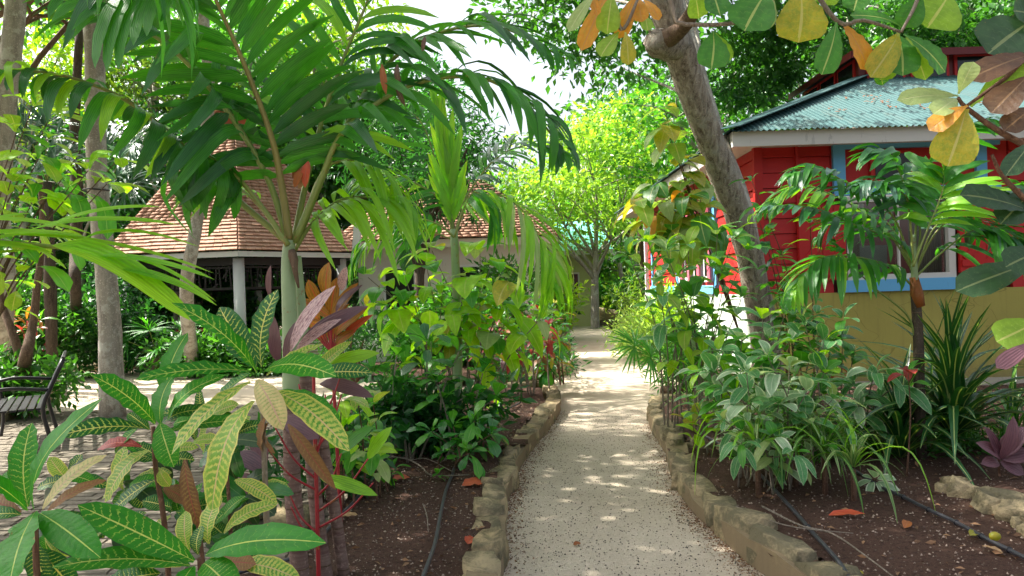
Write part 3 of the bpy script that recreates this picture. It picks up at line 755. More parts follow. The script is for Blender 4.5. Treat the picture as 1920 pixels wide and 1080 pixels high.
kerb('stone_kerb', 'long mossy stone kerb curving along the left side of the gravel path', Lk + gp([(1046, 748), (1030, 738), (960, 741), (900, 744)]), 1, seed=1)
kerb('stone_kerb', 'sunlit rough stone kerb along the right side of the path beside the bed', Rk + gp([(1222, 770), (1250, 758), (1330, 757), (1400, 748)]), -1, seed=2, w=.17)
kerb('stone_kerb', 'low kerb round the farther left bed with the red leaved shrubs', L2, 1, seed=3, lmax=.6, lmin=.3, h=.22)
kerb('stone_kerb', 'low kerb in front of the red cottage side bed', R2, -1, seed=4, lmax=.5, lmin=.25, h=.18)
kerb('stone_kerb', 'low pale wall closing the far end of the gravel path', [Vector((-2.5, 32, 0)), Vector((3, 32.2, 0)), Vector((7, 32, 0))], 1, seed=5, lmax=.9, lmin=.6, w=.25, h=.44)
kerb('stone_kerb', 'round stone planter kerb behind the black bench', gp([(-60, 800), (0, 795), (60, 775), (105, 745), (112, 725), (80, 712)]), 1, seed=6, h=.30, w=.2)
kerb('stone_kerb', 'low kerb at the foot of the far left shrubbery near the grey trunk', gp([(120, 695), (160, 697), (220, 697), (300, 695), (400, 693), (520, 690)]), 1, seed=7, h=.22, lmin=.3, lmax=.7)
kerb('stone_kerb', 'farthest low kerb beyond the bench under the dark shrubs', gp([(-80, 680), (0, 676), (70, 672), (140, 668)]), 1, seed=8, h=.22, lmin=.3, lmax=.7)
# loose rock edging at right and a mossy rock at left
def rock_pile(label, pts, size, seed):
    r = rng(seed); root = thing('rock_edging', label, 'rocks', pts[0])
    for i, p in enumerate(pts):
        for k in range(2):
            s = size * r.uniform(.6, 1.25); Mx = Matrix.Translation(Vector(p) + Vector((r.uniform(-.10, .10), r.uniform(-.08, .08), -.03))) @ Matrix.Rotation(r.uniform(0, 6.28), 4, 'Z') @ Matrix.Rotation(r.uniform(-.4, .4), 4, 'X')
            Mx = Mx @ Matrix.Diagonal((s * 1.5, s, s * .8, 1)); put('stone', STONES[r.randrange(10)], root, M['kerb'], Mx)
rock_pile('yellowish rough rocks edging the right bed under the striped plant', gp([(1765, 915), (1800, 925), (1830, 940), (1862, 945), (1890, 965), (1925, 985), (1960, 1000)], .14), .11, 3)
rock_pile('mossy rock beside the croton stems at the terrace edge', gp([(450, 960), (480, 965), (520, 985)], .05), .2, 4)
rock_pile('small grey stones among the right bed plants', gp([(1300, 835), (1340, 838), (1490, 800)], .14), .09, 5)
# brick terrace on the left
def terrace():
    root = thing('brick_terrace', 'weathered brick paved terrace left of the garden bed', 'paving', (-2, 6, 0)); root['kind'] = 'structure'
    r = rng(11); base = MB(); base.box(-9.3, -1.32, 2.0, 10.2, -.015, .012); base.build('joint_bed', M['mortar'], root)
    variants = []
    for k in range(6):
        q = rng(k); mb = MB(); e = lambda: q.uniform(-.03, .03)
        t = .06
        mb.quad_box([Vector(p) for p in ((-.5 + e(), -.5 + e(), 0), (.5 + e(), -.5 + e(), 0), (.5 + e(), .5 + e(), 0), (-.5 + e(), .5 + e(), 0), (-.47 + e(), -.43 + e(), 1), (.47 + e(), -.43 + e(), 1), (.47 + e(), .43 + e(), 1 + e()), (-.47 + e(), .43 + e(), 1))])
        me = mb.mesh('brick'); me.materials.append(M['paver']); variants.append(me)
    spots = []
    ang = math.radians(-4); y = 3.2; row = 0
    while y < 10.1:
        x = -8.6 + (row % 2) * .11
        while x < -1.42:
            l = r.uniform(.19, .25)
            if True:
                px, py = x + l / 2, y + math.sin(x * 1.3) * .03
                u = 960 + px / py * F
                spots.append((py, px, l, u > -40 and u < 660 and py > 3.6))
            x += l
        y += .098 + row * 0; row += 1
    vis = sorted([s for s in spots if s[3]])
    near = set(id(s) for s in vis[:300]); rest = MB()
    for s in spots:
        py, px, l, v = s
        if not v: continue
        Mx = Matrix.Translation((px, py, .008 + r.uniform(-.003, .004))) @ Matrix.Rotation(r.uniform(-.03, .03) , 4, 'Z') @ Matrix.Rotation(r.uniform(-.03, .03), 4, 'X') @ Matrix.Diagonal((l * .955, .088, .016, 1))
        if id(s) in near: put('brick', variants[r.randrange(6)], root, M['paver'], Mx)
        else:
            b = variants[r.randrange(6)]; o = len(rest.v); rest.v += [tuple(Mx @ q.co) for q in b.vertices]; rest.f += [[o + i for i in p.vertices] for p in b.polygons]
    rest.build('far_brick', M['paver'], root, False, 'stuff')
terrace()
# gravel grains and soil crumbs
def crumbs(name, label, n, ok, size, mat, seed, xr, yr, z, power=1.0, holder=None):
    nrs = np.random.default_rng(seed); pts = []
    while len(pts) < n:
        x = nrs.uniform(*xr); y = yr[0] + (yr[1] - yr[0]) * nrs.random() ** power
        if ok(x, y): pts.append((x, y, z(x, y) if callable(z) else z))
    P = np.array(pts, np.float32)
    oct_ = np.array([(1, 0, 0), (0, 1, 0), (-1, 0, 0), (0, -1, 0), (0, 0, 1)], np.float32); F_ = np.array([(0, 1, 4), (1, 2, 4), (2, 3, 4), (3, 0, 4)])
    s = size * (.4 + 1.1 * nrs.random(n) ** 2); jit = 1 + .35 * nrs.normal(size=(n, 5, 3)) * .6
    v = P[:, None] + oct_[None] * s[:, None, None] * jit
    me = mesh_np(name, v.reshape(-1, 3), [(F_[None] + (np.arange(n) * 5)[:, None, None]).reshape(-1, 3)], False, None, np.repeat(nrs.random(n), 5))
    me.materials.append(M[mat]); o = bpy.data.objects.new(name, me); COL.objects.link(o); meta(o, label, 'gravel', None, 'stuff')
def soil_z(x, y): return .13 + noise.noise(Vector((x * 1.6, y * 1.6, 3))) * .035 + .004
def onpath(x, y):
    i = [p for p in Lk if p.y <= y]; j = [p for p in Rk if p.y <= y]
    return (-.1 < x < 1.7) and not inL(x, y) and not inR(x, y)
crumbs('gravel', 'dark grains of gravel strewn over the pale path', 9000, onpath, .0040, 'grit', 1, (-.3, 2.2), (2.8, 9), .002, 1.2)
crumbs('soil_crumbs', 'pale grit and crumbs on the dark soil of the left bed', 8000, inL, .0055, 'crumb', 2, (-2, .9), (2.8, 9), soil_z, 1.3)
crumbs('soil_crumbs', 'pale grit and crumbs on the dark soil of the right bed', 11000, inR, .006, 'crumb', 3, (.9, 5), (2.8, 9), soil_z, 1.3)

# ------------------------------------------------------------ red cottage on the right
XW, YF, YB, XE = 3.30, 10.0, 18.6, 11.0
def pc(px, py, d=10.0): return V(px, py, d)
def cottage():
    root = thing('red_cottage', 'red wooden cottage with blue trim, yellow base wall and green corrugated roof', 'cottage', (XW, YF, 0))
    zs = 1.30; ze = 3.38
    MB().box(XW - .04, XE, YF - .12, YB, -.05, .10).build('plinth', M['concrete'], root)
    MB().box(XW, XE, YF, YF + .2, .10, zs).build('wall', M['yellow'], root)
    MB().box(XW, XW + .2, YF + .2, YB, .10, zs).build('wall', M['pale'], root)
    # inner carcass, dark room
    MB().box(XW + .06, XE, YF + .10, YF + .2, zs, 1.52).box(XW + .06, 4.46, YF + .1, YF + .2, 1.52, ze).box(6.0, XE, YF + .1, YF + .2, 1.52, ze).box(4.46, 6.0, YF + .1, YF + .2, 2.62, ze).build('wall_core', M['darkred'], root)
    MB().box(XW + .10, XW + .2, YF + .2, YB, zs, ze).box(XW + .2, XE, YB - .1, YB, .1, ze).build('wall_core', M['darkred'], root)
    # lapped boards, front
    def board(x0, x1, z, h=.205, y=YF + .06):
        b = MB(); b.quad_box([Vector(p) for p in ((x0, y - .035, z), (x1, y - .035, z), (x1, y + .02, z), (x0, y + .02, z), (x0, y - .012, z + h - .006), (x1, y - .012, z + h - .006), (x1, y + .02, z + h - .006), (x0, y + .02, z + h - .006))])
        b.build('board', M['red'], root)
    for (x0, x1, z0, z1) in ((XW + .12, 3.86, zs, 3.27), (3.90, 4.33, zs, 3.27), (6.74, 8.4, zs, 3.27), (8.5, 10.9, zs, 3.27)):
        z = z0
        while z < z1: board(x0, x1, z); z += .205
    MB().box(4.34, 6.72, YF + .045, YF + .10, 2.66, 3.34).build('board', M['red'], root)
    # corner post and posts
    for x, m in ((XW, 'red'), (3.86, 'red')): MB().box(x, x + (.11 if m == 'red' and x == XW else .035), YF + .0, YF + .09, zs, ze).build('post', M[m], root)
    # blue trims
    for (a, b, c, d) in ((4.36, 4.52, 2.70, 3.22), (4.36, 6.6, 2.60, 2.70), (4.36, 6.6, 3.22, 3.30), (6.28, 6.42, 2.70, 3.22)):
        MB().box(a, b, YF - .012 - (.003 if d - c < .2 else 0), YF + .06, c, d).build('trim', M['blue'], root)
    s = MB().box(4.39, 6.03, YF - .06, YF + .05, 1.30, 1.46).build('sill', M['blue'], root)
    # dividers and the red beam
    MB().box(3.72, 4.38, YF - .02, YF + .07, 1.47, 1.56).build('beam', M['red'], root)
    MB().box(3.9, 4.36, YF - .02, YF + .07, 2.53, 2.62).build('beam', M['red'], root)
    # clerestory opening with a red frame
    f = MB().box(4.86, 5.46, YF - .005, YF + .06, 2.75, 3.19); f = f.build('window_frame', M['red'], root)
    MB().box(4.92, 5.40, YF - .012, YF - .006, 2.80, 3.14).build('pane', M['glass'], f)
    # main window
    w = MB()
    for (a, b, c, d) in ((4.50, 4.57, 1.46, 2.58), (5.86, 5.95, 1.46, 2.58), (4.57, 5.86, 2.50, 2.58), (4.57, 5.86, 1.46, 1.53)): w.box(a, b, YF - .03, YF + .08, c, d)
    w = w.build('window_frame', M['white_dim'], root)
    MB().box(4.57, 5.86, YF + .05, YF + .055, 1.53, 2.50).build('pane', M['clear'], w)
    for x0, x1 in ((4.5, 4.82), (5.50, 5.95)):
        cu = MB(); n_ = 14
        for i in range(n_):
            a, b = lerp(x0, x1, i / n_), lerp(x0, x1, (i + 1) / n_); ya, yb = YF + .30 + .03 * (i % 2), YF + .30 + .03 * ((i + 1) % 2)
            cu.poly([Vector((a, ya, 1.5)), Vector((b, yb, 1.5)), Vector((b, yb, 2.6)), Vector((a, ya, 2.6))])
        cu.build('curtain', M['curtain'], w)
    MB().box(4.9, 5.4, YF + .7, YF + 1.1, 1.2, 1.95).build('cabinet', M['white_dim'], root)
    MB().box(5.2, 5.225, YF + .0, YF + .045, 1.53, 2.50).build('mullion', M['white_dim'], w)
    # shutters with Z brace
    for x0, x1, flip in ((3.84, 4.47, 1), (5.98, 6.70, 0)):
        sh = MB().box(x0, x1, YF - .055, YF - .025, 1.52, 2.47).build('shutter', M['red'], root)
        n = 4
        for i in range(n):
            a = lerp(x0, x1, i / n) + .004; b = lerp(x0, x1, (i + 1) / n) - .004
            MB().box(a, b, YF - .070, YF - .056, 1.53, 2.46).build('plank', M['red'], sh)
        for z in (1.60, 2.30): MB().box(x0 + .02, x1 - .02, YF - .095, YF - .071, z, z + .09).build('batten', M['red'], sh)
        a, b = (Vector((x0 + .06, YF - .082, 1.70)), Vector((x1 - .06, YF - .082, 2.29)))
        if flip: a.x, b.x = x0 + .06, x1 - .06
        MB().beam(a, b, .02, .09, Vector((0, -1, 0)).cross((b - a).normalized())).build('brace', M['red'], sh)
    # side wall (facing the path): red boards, window with pink shutters, blue sill
    z = zs
    def sboard(y0, y1, z):
        MB().quad_box([Vector(p) for p in ((XW + .02, y0, z), (XW + .10, y0, z), (XW + .10, y1, z), (XW + .02, y1, z), (XW + .05, y0, z + .199), (XW + .10, y0, z + .199), (XW + .10, y1, z + .199), (XW + .05, y1, z + .199))]).build('board', M['red'], root)
    while z < 3.2:
        for y0, y1 in ((YF + .1, 12.0), (12.0, 14.8), (14.8, YB)):
            if not (1.45 < z < 2.9 and y0 > 11.9 and y0 < 14): sboard(y0, y1, z)
        z += .205
    MB().box(XW - .03, XW + .09, 12.02, 17.6, 1.30, 1.44).build('sill', M['blue'], root)
    for y in (12.0, 14.8, 17.4): MB().box(XW - .012, XW + .08, y, y + .13, 1.44, 3.3).build('trim', M['blue'], root)
    for i, y in enumerate((12.3, 13.0, 13.7, 14.3)):
        w = MB().box(XW + .0, XW + .06, y, y + .5, 1.5, 2.9).build('window_frame', M['white'], root)
        MB().box(XW - .008, XW - .002, y + .08, y + .42, 1.6, 2.8).build('pane', M['glass'], w)
        sh = MB().box(XW - .06, XW - .03, y - .10, y + .06, 1.5, 2.85).build('shutter', M['pink'], root)
    # white drainpipe / awning post at the side
    MB().box(XW - .10, XW - .02, 17.8, 17.9, 0, 3.2).build('downpipe', M['white'], root)
    # ---- roof: hip, corrugated
    ex0, ey0, ex1, ey1 = 2.86, 9.52, 11.4, 20.0; ez = 3.42; rise = .455; 
    hx = 3.9
    def z_at(dx): return ez + dx * rise
    MAXD = 3.7
    # front plane (faces -Y): s along X, t inwards
    def plane(front):
        vs = []; fs = []; pitch = .076; amp = .011; nsub = 6; rows = 5
        s0, s1 = (ex0, ex1) if front else (ey0, ey1)
        n = int((s1 - s0) / pitch * nsub)
        for i in range(n + 1):
            s = s0 + (s1 - s0) * i / n; lim = min(s - s0, MAXD, (s1 - s) if not front else 99)
            lim = max(lim, .0)
            wv = amp * math.sin(i / nsub * 2 * math.pi) + amp
            for j in range(rows + 1):
                t = lim * j / rows - (.06 if j == 0 else 0)
                zz = z_at(t) + wv + (noise.noise(Vector((s * .9, t, 2))) * .012)
                vs.append((s, ey0 + t, zz) if front else (ex0 + t, s, zz))
        for i in range(n):
            for j in range(rows):
                a = i * (rows + 1) + j; q = [a, a + rows + 1, a + rows + 2, a + 1]
                fs.append(q if front else q[::-1])
        me = bpy.data.meshes.new('roof'); me.from_pydata(vs, [], fs); me.materials.append(M['roof']); me.polygons.foreach_set('use_smooth', [True] * len(fs)); me.update()
        o = bpy.data.objects.new('roof_sheet', me); COL.objects.link(o); o.parent = root; o.location = -root.location; o['label'] = 'corrugated sheet facing the garden' if front else 'corrugated sheet facing the path'
    plane(True); plane(False)
    # hip flashing, flat
    a = Vector((ex0 - .04, ey0 - .04, ez + .03)); b = Vector((ex0 + MAXD, ey0 + MAXD, z_at(MAXD) + .05))
    MB().beam(a, b, .30, .012).build('hip_flashing', M['roof'], root)
    MB().box(ex0 + MAXD - .1, ex1, ey0 + MAXD - .1, ey0 + MAXD + .1, z_at(MAXD) + .0, z_at(MAXD) + .05).build('ridge_cap', M['roof'], root)
    MB().quad_box([Vector(p) for p in ((ex0 + MAXD - .1, ey0 + MAXD, z_at(MAXD) - .05), (ex1, ey0 + MAXD, z_at(MAXD) - .05), (ex1, ey1 - MAXD, z_at(MAXD) - .05), (ex0 + MAXD - .1, ey1 - MAXD, z_at(MAXD) - .05), (ex0 + MAXD - .1, ey0 + MAXD, z_at(MAXD)), (ex1, ey0 + MAXD, z_at(MAXD)), (ex1, ey1 - MAXD, z_at(MAXD)), (ex0 + MAXD - .1, ey1 - MAXD, z_at(MAXD)))]).build('roof_deck', M['roof'], root)
    # fascia boards and soffit
    MB().box(ex0 + .03, ex1, ey0 + .03, ey0 + .06, ez - .20, ez - .008).build('fascia', M['white_dim'], root)
    MB().box(ex0 + .03, ex0 + .06, ey0 + .06, ey1, ez - .20, ez - .008).build('fascia', M['white_dim'], root)
    MB().box(ex0 + .062, XW + .3, ey0 + .062, ey1, ez - .14, ez - .12).box(XW + .302, ex1, ey0 + .062, YF + .3, ez - .14, ez - .12).build('soffit', M['white_dim'], root)
    # lower lean-to roof further back, beside the path
    # cupola
    cz = z_at(MAXD) - .55
    cx0, cx1, cy0, cy1 = 6.05, 8.4, 12.75, 15.2
    MB().box(cx0, cx1, cy0, cy1, cz, cz + .74).build('cupola_wall', M['darkred'], root)
    for i in range(3):
        x = cx0 + .12 + i * .75
        w = MB().box(x, x + .66, cy0 - .03, cy0 - .002, cz + .2, cz + .70).build('window_frame', M['red'], root); MB().box(x + .05, x + .61, cy0 - .036, cy0 - .031, cz + .25, cz + .65).build('pane', M['glass'], w)
        y = cy0 + .12 + i * .75
        w = MB().box(cx0 - .03, cx0 - .002, y, y + .66, cz + .2, cz + .70).build('window_frame', M['red'], root); MB().box(cx0 - .036, cx0 - .031, y + .05, y + .61, cz + .25, cz + .65).build('pane', M['glass'], w)
    t = cz + .76; o = .2
    q = [Vector((cx0 - o, cy0 - o, t)), Vector((cx1 + o, cy0 - o, t)), Vector((cx1 + o, cy1 + o, t)), Vector((cx0 - o, cy1 + o, t))]; ap = Vector(((cx0 + cx1) / 2, (cy0 + cy1) / 2, t + .4))
    m = MB(); 
    for i in range(4): m.poly([q[i], q[(i + 1) % 4], ap])
    m.poly(q[::-1]); m.build('cupola_roof', M['roof'], root)
    MB().box(cx0 - o, cx1 + o, cy0 - o - .02, cy0 - o - .001, t - .12, t + .0).box(cx0 - o - .02, cx0 - o - .001, cy0 - o, cy1 + o, t - .12, t).build('cupola_fascia', M['darkred'], root)
    return z_at
z_roof = cottage()
# dead leaf litter lying on the roof
r = rng(77); lr = thing('leaf_litter', 'dry brown leaf litter lying in the corrugations of the green roof', 'dead leaves', (5, 11, 4.4))
for (x, y, k) in ((4.6, 10.35, 6), (5.35, 10.6, 9), (5.5, 11.0, 9), (5.75, 10.25, 7), (6.3, 10.9, 8), (6.7, 10.4, 6), (5.0, 11.2, 2)):
    for i in range(k):
        p = Vector((x + r.uniform(-.12, .12), y + r.uniform(-.2, .2) , 0)); p.z = 3.42 + (p.y - 9.52) * .455 + .035
        d = Vector((r.uniform(-1, 1), r.uniform(-.5, .5), 0)).normalized() * r.uniform(.04, .09); d.z = d.y * .455
        leaf(lr, p, p + d, .03, 'dead', 'ovate', Vector((0, -.5, 1)), i % 4)

# ------------------------------------------------------------ thatch-like shingled pavilion on the left
def shingle_roof(root, A, B, T0, T1, rows, wmean, seed, individual):
    """courses of shingles on the quad A-B (eave) to T0-T1 (top)"""
    r = rng(seed); A, B, T0, T1 = map(Vector, (A, B, T0, T1)); N = (B - A).cross(T0 - A).normalized()
    if N.z < 0: N = -N
    rest_v = []; rest_r = []; objs = 0
    vmesh = SHM
    for i in range(rows):
        t0 = i / rows; t1 = min(1, (i + 1.25) / rows); a0, b0 = lerp(A, T0, t0), lerp(B, T1, t0); a1, b1 = lerp(A, T0, t1), lerp(B, T1, t1)
        L = (b0 - a0).length; n = max(1, int(L / wmean)); cuts = [0] + sorted(max(.0, min(1, (k + r.uniform(-.25, .25)) / n)) for k in range(1, n)) + [1]
        for k in range(n):
            u0, u1 = cuts[k], cuts[k + 1]
            if u1 - u0 < .002: continue
            g = min(.003 / L, (u1 - u0) * .2)
            p = [lerp(a0, b0, u0 + g), lerp(a0, b0, u1 - g), lerp(a1, b1, u1 - g), lerp(a1, b1, u0 + g)]
            th = .026 + r.uniform(0, .010); dn = (a0 - a1).normalized() * r.uniform(0, .018)
            v = [p[0] + dn + N * .012, p[1] + dn + N * .012, p[2], p[3], p[0] + dn + N * (.012 + th), p[1] + dn + N * (.012 + th), p[2] + N * .008, p[3] + N * .008]
            if individual and SHN[0] < 300 and i < individual:
                mb = MB(); mb.quad_box(v); me = mb.mesh('shingle', root.location); me.materials.append(M['shingle'])
                at = me.attributes.new('rnd', 'FLOAT', 'POINT'); at.data.foreach_set('value', [0.0] * 8)
                o = bpy.data.objects.new('shingle', me); COL.objects.link(o); o.parent = root; SHN[0] += 1
            else: rest_v += v; rest_r += [r.random()] * 8
    return rest_v, rest_r
SHM = None; SHN = [0]
def finish_shingles(root, V_, R_):
    n = len(V_) // 8; f = np.array([(0, 3, 2, 1), (4, 5, 6, 7), (0, 1, 5, 4), (1, 2, 6, 5), (2, 3, 7, 6), (3, 0, 4, 7)])
    v = np.array([tuple(p) for p in V_], np.float32) - np.array(root.location)
    me = mesh_np('shingles', v, [(f[None] + (np.arange(n) * 8)[:, None, None]).reshape(-1, 4)], False, None, R_)
    me.materials.append(M['shingle']); o = bpy.data.objects.new('shingle_mass', me); COL.objects.link(o); o.parent = root; o['kind'] = 'stuff'
def pavilion():
    D = 15.0; R = 3.05; ux = -511 / F; dirv = Vector((ux, 1, 0)).normalized()
    near = Vector((ux * D, D, 0)); C = near + dirv * R
    root = thing('garden_pavilion', 'open many sided pavilion with brown wooden shingle roof on white round columns', 'pavilion', C)
    a0 = math.atan2(-dirv.y, -dirv.x)
    vt = lambda k, rad, z: Vector((C.x + rad * math.cos(a0 + k * math.pi / 3), C.y + rad * math.sin(a0 + k * math.pi / 3), z))
    ze, za = 2.45, 6.05; r1 = .42; zt = ze + (za - ze) * (1 - r1 / R)
    AV, AR = [], []
    for k in (0, -1, 1, -2, 2, 3):
        A, B = vt(k, R, ze), vt(k + 1, R, ze); T0, T1 = vt(k, r1, zt), vt(k + 1, r1, zt)
        v, q = shingle_roof(root, A, B, T0, T1, 40, .17, 60 + k, 9 if k in (0, -1) else 0); AV += v; AR += q
    finish_shingles(root, AV, AR)
    m = MB()
    for k in range(6): m.poly([vt(k, R - .02, ze - .01), vt(k + 1, R - .02, ze - .01), vt(k + 1, r1, zt - .02), vt(k, r1, zt - .02)])
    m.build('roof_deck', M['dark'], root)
    # lantern on top
    m = MB()
    for k in range(6): m.poly([vt(k, .30, zt - .1), vt(k + 1, .30, zt - .1), vt(k + 1, .30, zt + .35), vt(k, .30, zt + .35)])
    m.build('lantern_wall', M['dead_red'], root)
    AV, AR = [], []
    for k in range(6):
        v, q = shingle_roof(root, vt(k, .62, zt + .28), vt(k + 1, .62, zt + .28), vt(k, .02, zt + .85), vt(k + 1, .02, zt + .85), 7, .15, 160 + k, 0); AV += v; AR += q
    finish_shingles(root, AV, AR)
    # fascia / ring beam
    for k in range(6):
        a, b = vt(k, R - .10, ze - .08), vt(k + 1, R - .10, ze - .08); m = MB(); m.beam(a, b, .03, .11); m.build('fascia', M['white'], root)
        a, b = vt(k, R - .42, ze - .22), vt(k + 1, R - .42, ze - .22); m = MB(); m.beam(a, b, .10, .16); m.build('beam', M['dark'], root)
        # fretwork: rails and slats
        fr = MB(); fr.beam(vt(k, R - .45, ze - .34), vt(k + 1, R - .45, ze - .34), .03, .04); fr.beam(vt(k, R - .45, ze - .78), vt(k + 1, R - .45, ze - .78), .03, .05)
        fr = fr.build('fretwork', M['dark'], root)
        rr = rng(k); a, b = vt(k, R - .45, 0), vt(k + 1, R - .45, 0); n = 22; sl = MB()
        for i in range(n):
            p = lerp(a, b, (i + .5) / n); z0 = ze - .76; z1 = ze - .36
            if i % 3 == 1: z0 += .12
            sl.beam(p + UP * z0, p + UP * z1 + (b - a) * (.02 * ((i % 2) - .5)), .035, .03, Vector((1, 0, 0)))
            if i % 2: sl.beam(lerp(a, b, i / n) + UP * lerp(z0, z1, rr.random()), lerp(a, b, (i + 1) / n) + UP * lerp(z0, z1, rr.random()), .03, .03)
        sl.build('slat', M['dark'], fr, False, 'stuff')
    # columns and low louvred wall
    first = None
    for k in range(6):
        p = vt(k, R - .45, 0)
        m = MB(); m.tube([p, p + UP * (ze - .15)], .115, 20); m.build('column', M['white'], root, True)
        m = MB(); m.tube([p, p + UP * .12], .16, 20); m.build('column_base', M['white'], root, True)
        if k in (2, 3): continue
        a, b = vt(k, R - .45, 0), vt(k + 1, R - .45, 0); t = (b - a).normalized(); n_ = Vector((t.y, -t.x, 0)); 
        lw = MB(); lw.beam(a + UP * .30, b + UP * .30, .10, .60); lw = lw.build('low_wall', M['white'], root)
        for i in range(5):
            for s in (0.28, .72):
                q = lerp(a, b, s); out = n_ if (q + n_ - C).length > (q - C).length else -n_
                MB().beam(q - t * .38 + out * .056 + UP * (.16 + i * .085), q + t * .38 + out * .056 + UP * (.16 + i * .085), .02, .03).build('louvre', M['mortar'], lw)
    MB().tube([C + UP * -.02, C + UP * .05], R - .3, 6).build('floor_slab', M['concrete'], root)
    # bench with a red seat inside
    b = thing('pavilion_stool', 'dark seat with a red cushion inside the pavilion behind its low wall', 'seat', C + Vector((.3, -1.6, .05)))
    MB().box(C.x - .6, C.x + .6, C.y - 2.1, C.y - 1.6, .05, .78).build('frame', M['dark'], b)
    MB().box(C.x - .58, C.x + .58, C.y - 2.12, C.y - 1.62, .785, .84).build('cushion', M['red'], b)
pavilion()
def lodge():
    # second shingled building right of the pavilion
    root = thing('shingled_lodge', 'white walled building with shingled hip roof right of the pavilion', 'building', (-3, 18.5, 0))
    x0, x1, y0, y1, ze = -4.2, 1.15, 17.5, 23, 2.72; zt = 4.35; ix = 1.9
    AV, AR = [], []
    q = [(x0, y0), (x1, y0), (x1, y1), (x0, y1)]; tp = [(x0 + 1.6, y0 + ix), (x1 - ix, y0 + ix), (x1 - ix, y1 - ix), (x0 + 1.6, y1 - ix)]
    for k in range(4):
        a, b = q[k], q[(k + 1) % 4]; c, d = tp[k], tp[(k + 1) % 4]
        v, w = shingle_roof(root, (*a, ze), (*b, ze), (*c, zt), (*d, zt), 24, .2, 300 + k, 0); AV += v; AR += w
    finish_shingles(root, AV, AR)
    m = MB(); m.poly([Vector((*p, zt)) for p in tp])
    for k in range(4): m.poly([Vector((*q[k], ze - .02)), Vector((*q[(k + 1) % 4], ze - .02)), Vector((*tp[(k + 1) % 4], zt - .02)), Vector((*tp[k], zt - .02))])
    m.build('roof_deck', M['dark'], root)
    MB().box(x0 + .04, x1 - .04, y0 + .04, y0 + .08, ze - .20, ze - .01).box(x1 - .08, x1 - .041, y0 + .081, y1, ze - .20, ze - .01).build('fascia', M['cream'], root)
    MB().box(x0 + .5, x1 - .45, y0 + .5, y1 - .5, 0, ze - .05).build('wall', M['white_dim'], root)
    for x in (-3.1, -1.3):
        w = MB().box(x, x + .8, y0 + .46, y0 + .498, 1.0, 2.1).build('window_frame', M['white'], root); MB().box(x + .06, x + .74, y0 + .45, y0 + .459, 1.06, 2.04).build('pane', M['glass'], w)
    MB().beam(V(671, 418, 17.2), V(668, 468, 17.2), .16, .16, Vector((0, 1, 0))).build('downpipe', M['white'], root)
    # low white garden wall in front
    w = thing('garden_wall', 'low white rendered wall with louvred vents behind the middle bed', 'wall', (-2.6, 14.2, 0))
    a, b = G(640, 668), G(900, 662)
    MB().box(a.x, b.x + .3, 14.6, 14.75, 0, .78).build('wall', M['white'], w)
    for i in range(9):
        MB().box(a.x + .05, a.x + .45, 14.57, 14.598, .14 + i * .055, .165 + i * .055).build('louvre', M['mortar'], w)
    MB().box(-2.05, -1.95, 14.58, 14.599, .2, .55).build('vent', M['dark'], w)
lodge()
def far_house():
    root = thing('far_house', 'small olive house with turquoise metal roof at the end of the garden', 'house', (1.5, 34, 0))
    x0, x1, y0, ze = -.6, 3.2, 27.5, 2.75
    MB().box(x0, x1, y0, y0 + 4, 0, ze).build('wall', M['olive'], root)
    MB().quad_box([Vector(p) for p in ((x0 - .5, y0 - .5, ze - .02), (x1 + .5, y0 - .5, ze - .02), (x1 + .5, y0 + 2, ze + 1.25), (x0 - .5, y0 + 2, ze + 1.25), (x0 - .5, y0 - .5, ze + .04), (x1 + .5, y0 - .5, ze + .04), (x1 + .5, y0 + 2, ze + 1.31), (x0 - .5, y0 + 2, ze + 1.31))]).build('roof', M['turq'], root)
    MB().box(x0 - .5, x1 + .5, y0 - .53, y0 - .501, ze - .12, ze + .05).build('fascia', M['white'], root)
    w = MB().box(1.9, 2.5, y0 - .04, y0 - .002, .9, 2.0).build('window_frame', M['white_dim'], root); MB().box(1.96, 2.44, y0 - .05, y0 - .041, .96, 1.94).build('pane', M['glass'], w)
far_house()
